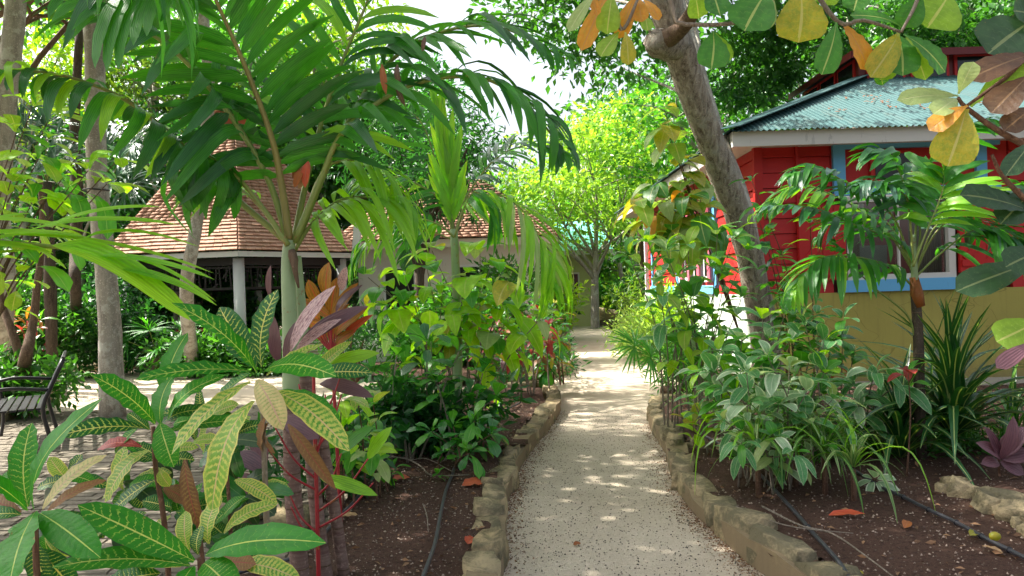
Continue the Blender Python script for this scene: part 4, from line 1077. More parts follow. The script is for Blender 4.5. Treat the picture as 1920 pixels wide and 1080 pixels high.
# ------------------------------------------------------------ black iron bench at the far left
def bench():
    p = G(96, 846); root = thing('garden_bench', 'black cast metal bench with slatted back standing on the terrace', 'bench', p)
    x1 = p.x; y0 = p.y; x0 = x1 - 1.35; fy = lambda k: y0 + k      # seat faces left-front: bench seen from its end
    # the bench runs to the left; back rests at the right rear, seen obliquely
    T = Matrix.Translation((x1, y0, 0)) @ Matrix.Rotation(math.radians(-60), 4, 'Z')
    def tb(pts, rad, name='leg', n=8): 
        m = MB(); m.tube([T @ Vector(q) for q in curve(pts, 10)], rad, n); return m.build(name, M['iron'], root, True)
    W = 1.25      # length along local x ; depth y 0 (front) .. .55 (back)
    # local x along bench length runs away from camera, local y = to the right (the back)
    for x in (0, -W):
        tb([(x, .03, .0), (x, -.02, .2), (x, -.06, .44), (x, .02, .66), (x, .13, .92)], .022, 'back_post')
        tb([(x, -.52, 0), (x, -.49, .2), (x, -.50, .42), (x, -.52, .62)], .018, 'leg')
        tb([(x, .0, .62), (x, -.35, .66), (x, -.56, .63)], .018, 'armrest')
    for i in range(6):
        y = -.09 - i * .075
        MB().box(-W, 0, y - .028, y + .028, .425, .445, T).build('seat_slat', M['iron'], root)
    MB().box(-W, 0, -.10, -.085, .40, .425, T).box(-W, 0, -.50, -.485, .40, .424, T).build('seat_frame', M['iron'], root)
    for z, y in ((.56, -.02), (.70, .035), (.80, .075), (.92, .13)):
        MB().box(-W, 0, y - .012, y + .012, z - .022, z + .022, T).build('back_rail', M['iron'], root)
    for i in range(12):
        x = -.06 - i * .104
        MB().beam(T @ Vector((x, -.05, .50)), T @ Vector((x, .13, .92)), .034, .012, T.to_3x3() @ Vector((0, 1, 0))).build('back_slat', M['iron'], root)
bench()
# ------------------------------------------------------------ irrigation hoses
def hose(label, pts, seed, joints=0, rad=.011):
    root = thing('irrigation_hose', label, 'hose', pts[0]); c = curve(pts, 60)
    m = MB(); m.tube(c, rad, 8); m.build('tube', M['hose'], root, True)
    for i in range(joints):
        k = int((i + 1) / (joints + 1) * 60); m = MB(); m.tube([c[k], lerp(c[k], c[min(60, k + 1)], .3)], rad * 1.5, 8); m.build('joint', M['iron'], root, True)
zz = .155
hose('black drip hose lying on the left soil beside the kerb', gp([(790, 1090), (815, 1020), (826, 965), (836, 920), (848, 890), (856, 870), (885, 830), (930, 780), (975, 755)], zz), 1)
hose('black drip hose running behind the ringed palm stems', gp([(440, 1075), (560, 1040), (640, 965), (672, 930), (678, 905), (700, 880), (740, 850), (800, 820)], zz), 2)
hose('pale lit drip hose crossing the right bed near the kerb', gp([(1600, 1095), (1570, 1050), (1525, 1000), (1495, 965), (1440, 905), (1400, 865), (1350, 833), (1290, 800)], zz), 3, 2)
hose('long black drip hose with joints at the right edge', gp([(1935, 1052), (1890, 1030), (1840, 1005), (1790, 978), (1740, 955), (1690, 930), (1650, 912), (1600, 880)], zz), 4, 6)
# ------------------------------------------------------------ big trees close by
def trunk_tree(name, label, ctrl, radii, bark, crown, group=None, extra=None, seed=1):
    ctrl = [Vector(p) for p in ctrl]; base = ctrl[0]; root = thing(name, label, 'tree', base, group)
    c = curve(ctrl, 28); m = MB(); n = len(radii) - 1
    def rad(t): k = min(int(t * n), n - 1); return lerp(radii[k], radii[k + 1], t * n - k)
    rr = rng(seed); base_v = len(m.v); m.tube(c, [rad(i / 28) for i in range(29)], 20, jitter=.05, seed=seed)
    # uneven bark surface
    m.v = [tuple(Vector(p) + noise.noise_vector(Vector(p) * 3.1) * .018) for p in m.v]
    m.build('trunk', M[bark], root, True)
    return root, c
def add_crown(root, c_, rad, n, mat, size, density, seed, frm, r0, bark, limbs=8, width=.5, flat=.7, four=False, inner=.2, clump_r=.22):
    nrs = np.random.default_rng(seed); r = rng(seed); C, R = crown_clumps(c_, rad, n, nrs, clump_r, inner)
    order = np.argsort(C[:, 0])
    for i in range(limbs):
        lb = MB(); limb_tube(lb, frm, Vector(C[order[int((i + .5) / limbs * n)]]), r0, r0 * .2, seed * 5 + i, n=8); lb.build('branch', M[bark], root, True)
    P, D = clump_points(C, R, density, nrs, flat)
    me = scatter('crown', P - np.array(root.location), D, size, width, nrs, four=four); me.materials.append(M[mat])
    o = bpy.data.objects.new('crown', me); COL.objects.link(o); o.parent = root; o['kind'] = 'stuff'

# 1: smooth grey trunk at left
gtop = V(176, 60, 9.3)
t1, c1 = trunk_tree('grey_tree', 'tall smooth grey tree trunk rising from the terrace at left', [G(212, 785), V(203, 560, 9.5), V(182, 330, 9.5), V(176, 60, 9.4), V(170, -250, 9.4), V(180, -600, 9.2)], [.160, .132, .120, .115, .115, .11], 'bark_grey', None, seed=3)
add_crown(t1, V(190, -820, 9.0), (4.2, 4.2, 2.2), 60, 'f_mid', .16, 170, 5, c1[-1], .09, 'bark_grey', 8)
ring = MB(); rp = c1[10]
ring.tube([V(181, 357, 9.5) + Vector((.148 * math.cos(a * .5236), .148 * math.sin(a * .5236), math.sin(a) * .006)) for a in range(13)], .010, 6, cap=False); ring.build('wire', M['iron'], t1, True)
# 2: thin leaning trunk before the pavilion
t2, c2 = trunk_tree('grey_tree', 'slender leaning grey brown trunk standing in front of the shingled pavilion', [G(362, 705), V(350, 540, 12.6), V(372, 400, 12.5), V(392, 180, 12.3), V(380, 0, 12.2), V(390, -300, 12)], [.13, .11, .10, .09, .085, .07], 'bark_grey', None, seed=4)
add_crown(t2, V(430, -420, 12.0), (3.2, 3.0, 1.8), 40, 'f_mid', .14, 170, 6, c2[-1], .06, 'bark_brown', 6)
# 3: far left trunks
t3, c3 = trunk_tree('grey_tree', 'wide grey trunk cut by the left edge of the photo', [G(-25, 745), V(2, 560, 10.5), V(-2, 400, 10.5), V(10, 200, 10.5), V(30, 0, 10.5), V(40, -300, 10.4)], [.22, .17, .14, .14, .13, .10], 'bark_grey', None, seed=5)
add_crown(t3, V(0, -420, 10.0), (3.2, 3.0, 1.8), 40, 'f_mid', .14, 170, 7, c3[-1], .06, 'bark_grey', 6)
t4, c4 = trunk_tree('forked_tree', 'low brown forked tree growing from the stone planter behind the bench', [G(48, 735), V(45, 690, 9.6), V(62, 610, 9.6), V(70, 540, 9.6), V(80, 450, 9.6), V(75, 330, 9.6)], [.10, .085, .05, .045, .035, .03], 'bark_brown', None, seed=6)
m = MB(); m.tube(curve([V(45, 690, 9.6), V(22, 620, 9.6), V(2, 560, 9.7), V(-10, 450, 9.7)], 10), [.07, .06, .055, .05, .05, .045, .04, .04, .035, .03, .03], 8); m.build('branch', M['bark_brown'], t4, True)
t5, c5 = trunk_tree('dark_tree', 'thin dark reddish trunk between the two grey trunks at left', [G(150, 668), V(142, 560, 14), V(140, 470, 14), V(146, 380, 14), V(140, 250, 14), V(150, 50, 14)], [.11, .10, .09, .11, .08, .07], 'bark_dark', None, seed=7)
# 4: the big leaning almond tree at right
AL = [G(1440, 768), V(1432, 620, 8.3), V(1392, 430, 8.0), V(1338, 280, 7.7), V(1282, 120, 7.4), V(1248, 0, 7.2), V(1225, -120, 7.0), V(1210, -320, 6.8)]
t6, c6 = trunk_tree('leaning_tree', 'large leaning tree with cracked grey bark crossing in front of the red cottage', AL, [.205, .155, .138, .142, .148, .165, .18, .16], 'bark_almond', None, seed=8)
m = MB(); m.tube(curve([V(1268, 85, 7.3), V(1238, 82, 7.0), V(1222, 70, 6.9)], 6), [.15, .15, .14, .13, .12, .11, .09], 12, jitter=.25, seed=2); m.build('branch_stub', M['bark_almond'], t6, True)
m = MB(); m.tube(curve([V(1236, 78, 7.0), V(1268, 62, 6.8), V(1300, 20, 6.5), V(1330, -60, 6.2)], 8), [.10, .095, .085, .075, .07, .065, .06, .06, .06], 12, jitter=.1, seed=2); m.build('branch', M['bark_brown'], t6, True)
m = MB(); m.tube(curve([V(1225, 70, 6.95), V(1205, 30, 6.9), V(1228, 20, 6.9)], 6), .012, 6); m.build('twig', M['bark_almond'], t6, True)
add_crown(t6, V(1150, -760, 7.4), (3.6, 3.8, 1.8), 44, 'f_mid', .17, 150, 9, c6[-1], .09, 'bark_almond', 8)
# overhead trees added left, outside the frame, to shade path and beds
tree('shade_tree', 'spreading tree added beyond the left edge to shade the terrace', (-6.4, 4.6, 0), (-6.2, 4.6, 4.6), .2, (-7.2, 6.2, 6.5), (3.0, 3.8, 1.4), 56, 'f_mid', .17, 150, 21, limbs=8)
tree('shade_tree', 'tall tree added left of the near path to keep it in dappled shade', (-5.2, 3.0, 0), (-4.6, 3.6, 4.6), .18, (-3.9, 4.6, 6.1), (2.3, 3.4, 1.1), 76, 'f_mid', .30, 75, 22, limbs=8)

tree('shade_tree', 'tall tree added so its high crown shades the terrace and the gravel behind it', (-9.8, 13.0, 0), (-9.4, 12.8, 6.4), .18, (-8.6, 12.4, 7.7), (3.2, 3.2, 1.3), 60, 'f_mid', .17, 150, 23, limbs=8)
def al(root, spec, d, seed=0, up=None, n_stem=None, seg=8):
    """large leaves listed by base pixel, tip pixel, width in pixels and kind"""
    r = rng(seed)
    for i, (bx, by, tx, ty, w, mt, *rest) in enumerate(spec):
        dd = d + (rest[0] if rest else r.uniform(-.06, .06)); dt = dd + (rest[1] if len(rest) > 1 else r.uniform(-.08, .02))
        B, T = V(bx, by, dd), V(tx, ty, dt)
        u = Vector(up) if up else Vector((r.uniform(-.35, .35), -1, .55 + r.uniform(-.2, .3)))
        kind = rest[2] if len(rest) > 2 else 'obovate'
        leaf(root, B, T, w / F * dd, mt, kind, u, r.randrange(4), seg=12 if kind == 'obovate' else seg, arch=.07, fold=.16, wave=.14)
# leaves of the almond branches, close to the eye
ab = thing('almond_branch', 'overhanging almond branch with big yellow, green and orange leaves across the top right', 'branch', V(1300, -60, 2.7))
for P_ in ([(1245, -60), (1262, 20), (1280, 45), (1400, 40), (1440, 0), (1500, -40)], [(1500, -60), (1570, 40), (1620, 38), (1690, 60)], [(1740, -80), (1720, 0), (1690, 60)], [(1110, -60), (1195, -15), (1245, -60)], [(1140, -40), (1165, 55), (1200, -10)]):
    m = MB(); m.tube(curve([V(x, y, 2.7) for x, y in P_], 12), [lerp(.010, .005, i / 12) for i in range(13)], 7); m.build('twig', M['stem_grey'], ab, True)
al(ab, [(1440, -20, 1395, 58, 88, 'almond'), (1443, -18, 1408, 50, 70, 'almond_pale', .05), (1500, -26, 1496, 80, 96, 'almond_yellow'), (1337, 58, 1333, 130, 60, 'almond'), (1342, 62, 1360, 118, 40, 'almond_lime', .04), (1568, 42, 1540, 140, 48, 'almond'), (1575, 40, 1628, 132, 56, 'almond_orange', .02),
        (1682, 62, 1692, 142, 62, 'almond'), (1684, 62, 1632, 145, 52, 'almond_yellow', .04), (1694, 64, 1772, 136, 56, 'almond'), (1686, 60, 1650, 150, 46, 'almond_lime', .06), (1690, 52, 1594, 28, 30, 'almond'), (1782, -14, 1738, 52, 95, 'almond_lime'), (1728, -14, 1694, 52, 50, 'almond'),
        (1300, -20, 1310, 35, 40, 'almond_lime'), (1330, -25, 1350, 30, 48, 'almond'), (1620, -40, 1600, 20, 50, 'almond'), (1560, -30, 1545, 10, 44, 'almond_lime'), (1700, 70, 1735, 150, 40, 'almond_lime', .05), (1640, 100, 1655, 160, 30, 'almond'),
        (1142, -20, 1090, 95, 36, 'almond_orange'), (1148, -12, 1138, 64, 46, 'almond_lime'), (1193, -12, 1160, 72, 34, 'almond_orange'), (1195, -4, 1203, 42, 30, 'almond_orange'), (1205, -2, 1236, 38, 22, 'almond_orange'), (1172, 60, 1178, 122, 30, 'almond_yellow'),
        (1160, 60, 1126, 106, 36, 'almond_lime'), (1208, 32, 1214, 58, 24, 'almond_lime'), (1116, -8, 1066, 60, 26, 'almond_pale'), (1102, -20, 1120, 30, 20, 'almond_orange')], 2.7, 3)
rb = thing('almond_branch', 'dark leafy branch reaching in from the right edge with one big yellow leaf', 'branch', V(1960, 320, 1.9))
for P_ in ([(1980, 300), (1880, 250), (1812, 202), (1796, 182)], [(1990, 420), (1930, 380), (1880, 330), (1860, 290)], [(1990, 60), (1930, 105), (1880, 150), (1810, 200)]):
    m = MB(); m.tube(curve([V(x, y, 1.95) for x, y in P_], 12), [lerp(.010, .004, i / 12) for i in range(13)], 7); m.build('twig', M['stem_brown'], rb, True)
al(rb, [(1950, 30, 1852, 100, 112, 'almond_dark'), (1797, 180, 1682, 188, 36, 'almond_pale'), (1797, 176, 1826, 116, 34, 'almond_pale'), (1795, 185, 1750, 214, 40, 'almond_pale', .03), (1812, 204, 1776, 312, 80, 'almond_yellow'), (1815, 198, 1742, 245, 44, 'almond_orange'),
        (1820, 200, 1925, 112, 44, 'almond_lime'), (1930, 140, 1858, 212, 64, 'almond_brown'), (1945, 100, 1812, 150, 50, 'almond_brown'), (1940, 200, 1882, 245, 46, 'almond_brown'), (1935, 265, 1885, 330, 40, 'almond_dark'),
        (1940, 400, 1800, 365, 64, 'almond_dark'), (1945, 490, 1792, 546, 60, 'almond_dark'), (1950, 470, 1885, 500, 60, 'almond_dark'), (1950, 600, 1868, 640, 66, 'almond_lime'), (1940, 640, 1868, 690, 30, 'purple'), (1950, 30, 1900, 20, 60, 'almond_dark'), (1945, 350, 1875, 420, 56, 'almond_dark')], 1.95, 5)

# ------------------------------------------------------------ foreground palm clump
pr = thing('foreground_palm', 'clump palm with ringed brown stems and broad glossy fronds in the left bed', 'palm', Vector((V(565, 900, 3.4).x, 3.4, .13)))
def stem(root, pts, r0, r1, mat, name='stem', n=14, rings=0):
    c = curve(pts, 20); m = MB(); rd = [lerp(r0, r1, i / 20) for i in range(21)]; m.tube(c, rd, n); m.build(name, M[mat], root, True)
    for k in range(rings):
        i = int((k + .5) / rings * 20); q = MB(); q.tube([c[i], c[i] + UP * .006], rd[i] * 1.045, n); q.build('ring', M['bark_brown'], root, True)
    return c
zb = .12
def foot(px, d): v = V(px, 900, d); v.z = zb; return v
stem(pr, [foot(560, 3.40), V(556, 1000, 3.4), V(548, 900, 3.4), V(546, 760, 3.4)], .042, .036, 'palm_ring', rings=9)
stem(pr, [V(546, 765, 3.4), V(544, 620, 3.4), V(540, 500, 3.4), V(543, 450, 3.4)], .040, .026, 'crownshaft', 'crownshaft')
stem(pr, [foot(606, 3.55), V(600, 1010, 3.55), V(586, 880, 3.55), V(572, 700, 3.5)], .036, .030, 'palm_ring', rings=8)
stem(pr, [V(572, 705, 3.5), V(566, 600, 3.5), V(556, 480, 3.5)], .030, .022, 'crownshaft', 'crownshaft')
stem(pr, [foot(640, 3.6), V(628, 960, 3.6), V(610, 860, 3.6), V(600, 790, 3.6)], .030, .026, 'palm_ring', rings=6)
m = MB(); m.tube(curve([V(548, 470, 3.38), V(552, 500, 3.36), V(560, 540, 3.37)], 6), [.02, .024, .02, .016, .012, .008, .004], 6, jitter=.4, seed=3); m.build('dry_sheath', M['bark_brown'], pr, True)
PD = ['palm', 'palm', 'palm_dark']
fv = lambda l, d: [V(x, y, d + (z[0] if z else 0)) for x, y, *z in l]
TOCAM = (0, -1, .35)
# main upright frond, leaning towards the top left
frond(pr, fv([(543, 455), (530, 360, -.03), (510, 260, -.08), (462, 130, -.2), (405, 0, -.35), (350, -130, -.5)], 3.4), 22, .62, .060, PD, 1, r0=.020, start=.26, angle=58, droop=.30, up=TOCAM, stem_mat='petiole_olive', arch=.17, lift=.0)
# second upright frond
frond(pr, fv([(552, 450), (572, 350), (600, 240), (640, 120), (690, 0), (720, -80)], 3.5), 18, .58, .052, PD + ['palm_lime'], 2, r0=.017, start=.28, angle=55, droop=.35, up=TOCAM, arch=.17)
# long frond arching to the right
frond(pr, fv([(552, 455), (600, 340), (650, 240), (770, 160), (900, 146, -.1), (990, 200, -.2), (1062, 292, -.3)], 3.4), 26, .46, .050, PD, 3, r0=.017, start=.28, angle=52, droop=.55, up=(0, -.25, 1), arch=.12)
frond(pr, fv([(556, 455), (620, 300), (700, 150), (800, 70, -.1), (930, 50, -.2), (1060, 110, -.3)], 3.6), 26, .50, .046, PD, 4, r0=.016, start=.30, angle=50, droop=.35, up=(0, -.5, 1), arch=.10)
# fronds to the left
frond(pr, fv([(540, 455), (440, 370), (350, 280, -.1), (240, 190, -.25), (110, 140, -.4), (-30, 130, -.55)], 3.4), 22, .48, .056, ['palm', 'palm_dark', 'palm_lime'], 5, r0=.017, start=.22, angle=60, up=(0, -.5, 1), hang=.55, arch=.16)
frond(pr, fv([(540, 450), (500, 330), (420, 200, -.1), (320, 90, -.3), (200, 20, -.5), (60, -40, -.7)], 3.4), 22, .54, .056, ['palm', 'palm_dark', 'palm'], 6, r0=.017, start=.24, angle=60, up=(0, -.6, 1), droop=.5, arch=.14)
# frond coming down left, few drooping leaflets
frond(pr, fv([(540, 460), (500, 400), (452, 340), (405, 300), (372, 290, -.1), (345, 330, -.2)], 3.35), 8, .42, .06, 'palm', 7, r0=.014, start=.45, angle=45, up=(0, -.4, 1), hang=.85, arch=.10)
# fronds low at the right, back light put into their lime colour
frond(pr, fv([(552, 470), (585, 420), (640, 375), (710, 372), (760, 400)], 3.6), 20, .40, .036, ['palm_lime'], 8, r0=.011, start=.25, angle=55, up=(0, -.3, 1), droop=.75, arch=.16)
frond(pr, fv([(552, 475), (600, 330), (660, 300), (720, 320), (745, 370)], 3.7), 12, .32, .032, ['palm_lime'], 9, r0=.009, start=.4, angle=50, up=(0, -.3, 1), droop=.7)
frond(pr, fv([(545, 460), (480, 380), (430, 340), (400, 330), (380, 350)], 3.9), 12, .30, .032, ['palm_lime'], 10, r0=.010, start=.3, angle=55, up=(0, -.3, 1), droop=.6)
# dry husk caught in the crown, brown leaf tatters
hk = thing('dry_husk', 'orange brown dry husk caught between the fronds of the foreground palm', 'dead leaf', V(562, 330, 3.42))
al(hk, [(578, 300, 548, 335, 22, 'dead', 0, 0, 'ovate'), (580, 303, 560, 355, 20, 'tan', 0, 0, 'ovate'), (578, 302, 572, 352, 16, 'dead_red', -.02, 0, 'ovate'), (566, 318, 552, 352, 16, 'dead', -.03, 0, 'ovate')], 3.42, 6, seg=5)
hk = thing('dry_husk', 'dark red withered leaves hanging under the arching frond', 'dead leaf', V(735, 130, 3.2))
al(hk, [(716, 120, 724, 178, 13, 'dead', 0, 0, 'ti'), (745, 120, 750, 165, 12, 'almond_brown', 0, 0, 'ti'), (797, 68, 792, 98, 9, 'almond_brown', 0, 0, 'ti'), (742, 160, 760, 200, 10, 'almond_brown', 0, 0, 'ti')], 3.2, 7, seg=5)
# big frond tip hanging in from the top, near the eye
pf = thing('overhead_palm', 'palm outside the frame whose frond tips hang into the top left corner', 'palm', Vector((-1.9, .4, 0)))
stem(pf, [Vector((-1.9, .4, 0)), Vector((-1.86, .5, 1.3)), Vector((-1.75, .7, 2.6))], .06, .045, 'palm_ring')
frond(pf, [(-1.75, .7, 2.6), tuple(V(-200, -560, 1.8)), tuple(V(80, -270, 2.1)), tuple(V(250, -100, 2.3)), tuple(V(340, -30, 2.4))], 14, .30, .05, ['palm', 'palm'], 11, r0=.014, start=.35, angle=50, up=(0, -.5, 1), droop=.9, arch=.10, stem_mat='petiole')
al(pf, [(225, -10, 178, 128, 30, 'palm', 0, -.1, 'strap'), (245, -12, 200, 135, 32, 'palm', 0, -.1, 'strap'), (262, -10, 222, 130, 30, 'palm', 0, -.1, 'strap'), (280, -12, 250, 85, 28, 'palm', 0, -.1, 'strap'), (300, -14, 275, 68, 26, 'palm', 0, -.1, 'strap'), (318, -14, 300, 42, 26, 'palm', 0, -.1, 'strap')], 2.3, 8)
# light green frond entering from the left at waist height
pl = thing('side_palm', 'young palm at the left edge reaching bright green leaflets over the terrace', 'palm', Vector((-2.6, 1.9, 0)))
stem(pl, [Vector((-2.6, 1.9, 0)), Vector((-2.5, 1.9, .5)), Vector((-2.4, 1.9, 1.1))], .03, .025, 'palm_ring')
m = MB(); m.tube(curve([(-2.4, 1.9, 1.1), tuple(V(-260, 480, 2.0)), tuple(V(-60, 455, 2.1)), tuple(V(120, 465, 2.2)), tuple(V(180, 480, 2.2))], 14), [lerp(.014, .004, i / 14) for i in range(15)], 7); fo = m.build('frond', M['petiole'], pl, True)
for i, (bx, by, tx, ty, w, mt) in enumerate([(90, 425, 302, 388, 16, 'palm_lime'), (60, 430, 335, 422, 18, 'palm_lime'), (150, 450, 372, 462, 13, 'palm_lime'), (-40, 440, 165, 445, 16, 'palm_lime'), (-60, 415, 170, 438, 14, 'palm_lime'), (20, 440, 400, 512, 12, 'palm_lime'), (100, 460, 356, 600, 46, 'palm_lime'), (115, 462, 345, 570, 34, 'palm_lime'), (230, 505, 407, 573, 26, 'palm_lime'), (180, 480, 402, 524, 14, 'palm_lime'), (200, 480, 405, 565, 10, 'palm_lime'),
        (40, 455, 125, 505, 14, 'palm_lime'), (-50, 460, 100, 475, 18, 'palm_lime'), (-60, 430, 60, 400, 14, 'palm_lime'), (-40, 470, 80, 440, 16, 'palm_lime'), (-60, 490, 40, 470, 14, 'palm_lime')]):
    leaf(fo, V(bx, by, 2.1), V(tx, ty, 2.15 + .05 * (i % 3)), w * 1.45 / F * 2.1, mt, 'strap', (0, -.5, 1), i % 4, 'leaflet', arch=.05, fold=.3, seg=8)

# ------------------------------------------------------------ middle palm
pm = thing('young_palm', 'young palm with thin green stem and upright spear leaf in the middle bed', 'palm', G(858, 800))
D = 7.6
stem(pm, [foot(860, D), V(858, 640, D), V(855, 520, D), V(851, 430, D)], .052, .040, 'crownshaft', rings=0)
frond(pm, fv([(850, 440), (846, 380), (838, 300), (824, 205)], D), 22, .70, .075, ['palm_lime', 'palm_lime', 'lime'], 12, r0=.016, start=.12, angle=13, droop=-.05, up=(0, -1, .1), arch=.03, end=.7)
frond(pm, fv([(853, 440), (880, 380), (930, 365), (985, 400, -.2), (1020, 470, -.3), (1036, 545, -.4)], D), 26, .56, .055, ['palm_lime', 'palm_lime', 'almond_pale'], 13, r0=.014, start=.22, angle=50, droop=1.1, up=(0, -.2, 1), arch=.14)  # pale leaflets stand in for bright glints on the drooping frond
frond(pm, fv([(850, 440), (830, 380), (770, 340), (700, 330), (650, 350)], D), 22, .55, .055, ['palm_lime', 'palm', 'palm_dark'], 14, r0=.014, start=.22, angle=52, droop=.45, up=(0, -.3, 1))
frond(pm, fv([(852, 440), (880, 360), (940, 290), (1010, 272), (1075, 300, -.2)], D), 22, .5, .05, ['palm_blue', 'palm'], 15, r0=.013, start=.3, angle=50, droop=.3, up=(0, -.5, 1))
frond(pm, fv([(850, 440), (842, 400), (800, 250), (760, 210), (700, 230)], D + .3), 20, .55, .05, ['palm', 'palm_dark'], 16, r0=.013, start=.3, angle=52, droop=.4, up=(0, -.5, 1))
frond(pm, fv([(852, 445), (820, 420), (760, 410), (690, 450), (660, 500)], D - .4), 22, .42, .05, ['palm', 'palm_lime'], 17, r0=.013, start=.25, angle=50, droop=.8, up=(0, -.2, 1))
frond(pm, fv([(852, 445), (870, 390), (890, 360), (915, 380), (925, 430)], D - .5), 16, .40, .045, ['palm_lime', 'palm'], 18, r0=.011, start=.3, angle=50, droop=.9, up=(0, -.2, 1))
frond(pm, fv([(850, 450), (800, 430), (770, 420), (765, 460), (760, 500)], D + 1.2), 16, .40, .06, ['palm', 'palm_dark'], 19, r0=.011, start=.1, angle=48, droop=.2, up=(0, -1, .3))

# ------------------------------------------------------------ palm before the cottage
pq = thing('young_palm', 'dark stemmed young palm in front of the cottage window and yellow wall', 'palm', foot(1725, 5.6))
D = 5.6
stem(pq, [foot(1728, D), V(1724, 760, D), V(1722, 640, D), V(1716, 545, D)], .042, .034, 'bark_dark', rings=4)
stem(pq, [V(1717, 550, D), V(1714, 500, D), V(1712, 440, D)], .030, .016, 'tan' if False else 'crownshaft', 'crownshaft')
m = MB(); m.tube([V(1722, 575, D), V(1716, 552, D), V(1714, 520, D)], [.040, .048, .028], 9, jitter=.7, seed=4); m.build('dry_sheath', M['dead'], pq, True)
PM = ['palm', 'palm', 'palm_dark', 'palm_blue']
frond(pq, fv([(1714, 520), (1690, 460), (1600, 420, -.2), (1520, 390, -.3), (1430, 385, -.4)], D), 22, 0.41, 0.052, PM, 21, r0=.009, start=.25, angle=52, droop=.5, up=(0, -.3, 1))
frond(pq, fv([(1714, 540), (1670, 500), (1590, 480, -.2), (1530, 490, -.3), (1480, 560, -.4)], D), 22, 0.41, 0.052, ['palm', 'palm_lime', 'palm'], 22, r0=.009, start=.2, angle=52, droop=.65, up=(0, -.2, 1))
frond(pq, fv([(1712, 500), (1670, 400), (1590, 345, -.2), (1530, 315, -.3), (1480, 330, -.4)], D), 22, 0.38, 0.057, ['palm_blue', 'palm'], 23, r0=.009, start=.3, angle=52, droop=.5, up=(0, -.3, 1))
frond(pq, fv([(1714, 500), (1720, 400), (1740, 320), (1790, 250, -.2), (1860, 220, -.4)], D), 22, 0.50, 0.060, PM, 24, r0=.009, start=.3, angle=55, droop=.55, up=(0, -.3, 1))
frond(pq, fv([(1715, 510), (1760, 430), (1840, 370), (1920, 350, -.2), (1990, 390, -.3)], D), 22, 0.48, 0.060, PM, 25, r0=.009, start=.28, angle=55, droop=.5, up=(0, -.3, 1))
frond(pq, fv([(1716, 520), (1770, 470), (1830, 430), (1890, 440, -.2), (1930, 490, -.3)], D), 20, 0.43, 0.052, PM, 26, r0=.009, start=.25, angle=52, droop=.6, up=(0, -.2, 1))
frond(pq, fv([(1713, 500), (1705, 400), (1690, 330), (1660, 290), (1620, 290)], D - .3), 18, 0.46, 0.060, ['palm', 'palm_dark'], 27, r0=.009, start=.3, angle=55, droop=.5, up=(0, -.3, 1))
frond(pq, fv([(1712, 500), (1735, 440), (1760, 380), (1770, 340), (1765, 300)], D - .5), 16, 0.50, 0.060, ['palm_lime', 'palm'], 28, r0=.009, start=.3, angle=50, droop=.45, up=(0, -.35, 1))
frond(pq, fv([(1713, 510), (1660, 430), (1570, 370, -.1), (1490, 350, -.1), (1420, 400, -.1)], D + .3), 22, .36, .05, ['palm', 'palm_lime', 'palm'], 30, r0=.009, start=.25, angle=52, droop=.6, up=(0, -.3, 1))
frond(pq, fv([(1713, 515), (1680, 440), (1640, 400, .1), (1580, 400, .2), (1530, 450, .3)], D + .4), 18, .36, .05, ['palm', 'palm_dark'], 31, r0=.009, start=.25, angle=52, droop=.6, up=(0, -.3, 1))
frond(pq, fv([(1716, 515), (1750, 430), (1800, 400, .1), (1850, 420, .2), (1880, 480, .3)], D + .3), 18, .38, .05, ['palm', 'palm_dark', 'palm_blue'], 32, r0=.009, start=.25, angle=52, droop=.6, up=(0, -.3, 1))
frond(pq, fv([(1715, 510), (1725, 430), (1700, 370, -.2), (1650, 340, -.4), (1600, 350, -.5)], D), 18, .36, .05, ['palm', 'palm_blue'], 33, r0=.009, start=.3, angle=52, droop=.5, up=(0, -.3, 1))
frond(pq, fv([(1718, 640), (1700, 590), (1640, 540), (1580, 480), (1560, 450)], D), 14, 0.26, 0.039, ['palm'], 29, r0=.010, start=.6, angle=50, droop=.5, up=(0, -.2, 1))

# ------------------------------------------------------------ foreground crotons
def cr(root, spec, d, seed=0):
    r = rng(seed)
    for i, (bx, by, tx, ty, w, mt, *rest) in enumerate(spec):
        db = d + (rest[0] if rest else 0); dt = db + (rest[1] if len(rest) > 1 else -.10)
        B, T = V(bx, by, db), V(tx, ty, dt)
        dx = (tx - bx) / math.hypot(tx - bx, ty - by)
        u = Vector((-.25 + r.uniform(-.2, .2), -.62, .85 + r.uniform(-.2, .2)))
        q = ((T - B).normalized()); petal = B + q * .0
        leaf(root, petal, T, w / F * db, mt, 'lance', u, r.randrange(4), seg=10, arch=.085, fold=.20, wave=.22)
def twig(root, pts, d, r0, r1, mat='stem_brown', name='stem'):
    c = curve(fv(pts, d), 16); m = MB(); m.tube(c, [lerp(r0, r1, i / 16) for i in range(17)], 8); m.build(name, M[mat], root, True)
ca = thing('croton', 'croton with the highest rosette, left of the palm stem, long yellow leaves hanging below', 'croton', foot(500, 2.25))
twig(ca, [(520, 1400), (505, 1100), (497, 900), (490, 712)], 2.2, .012, .007, 'stem_grey'); 
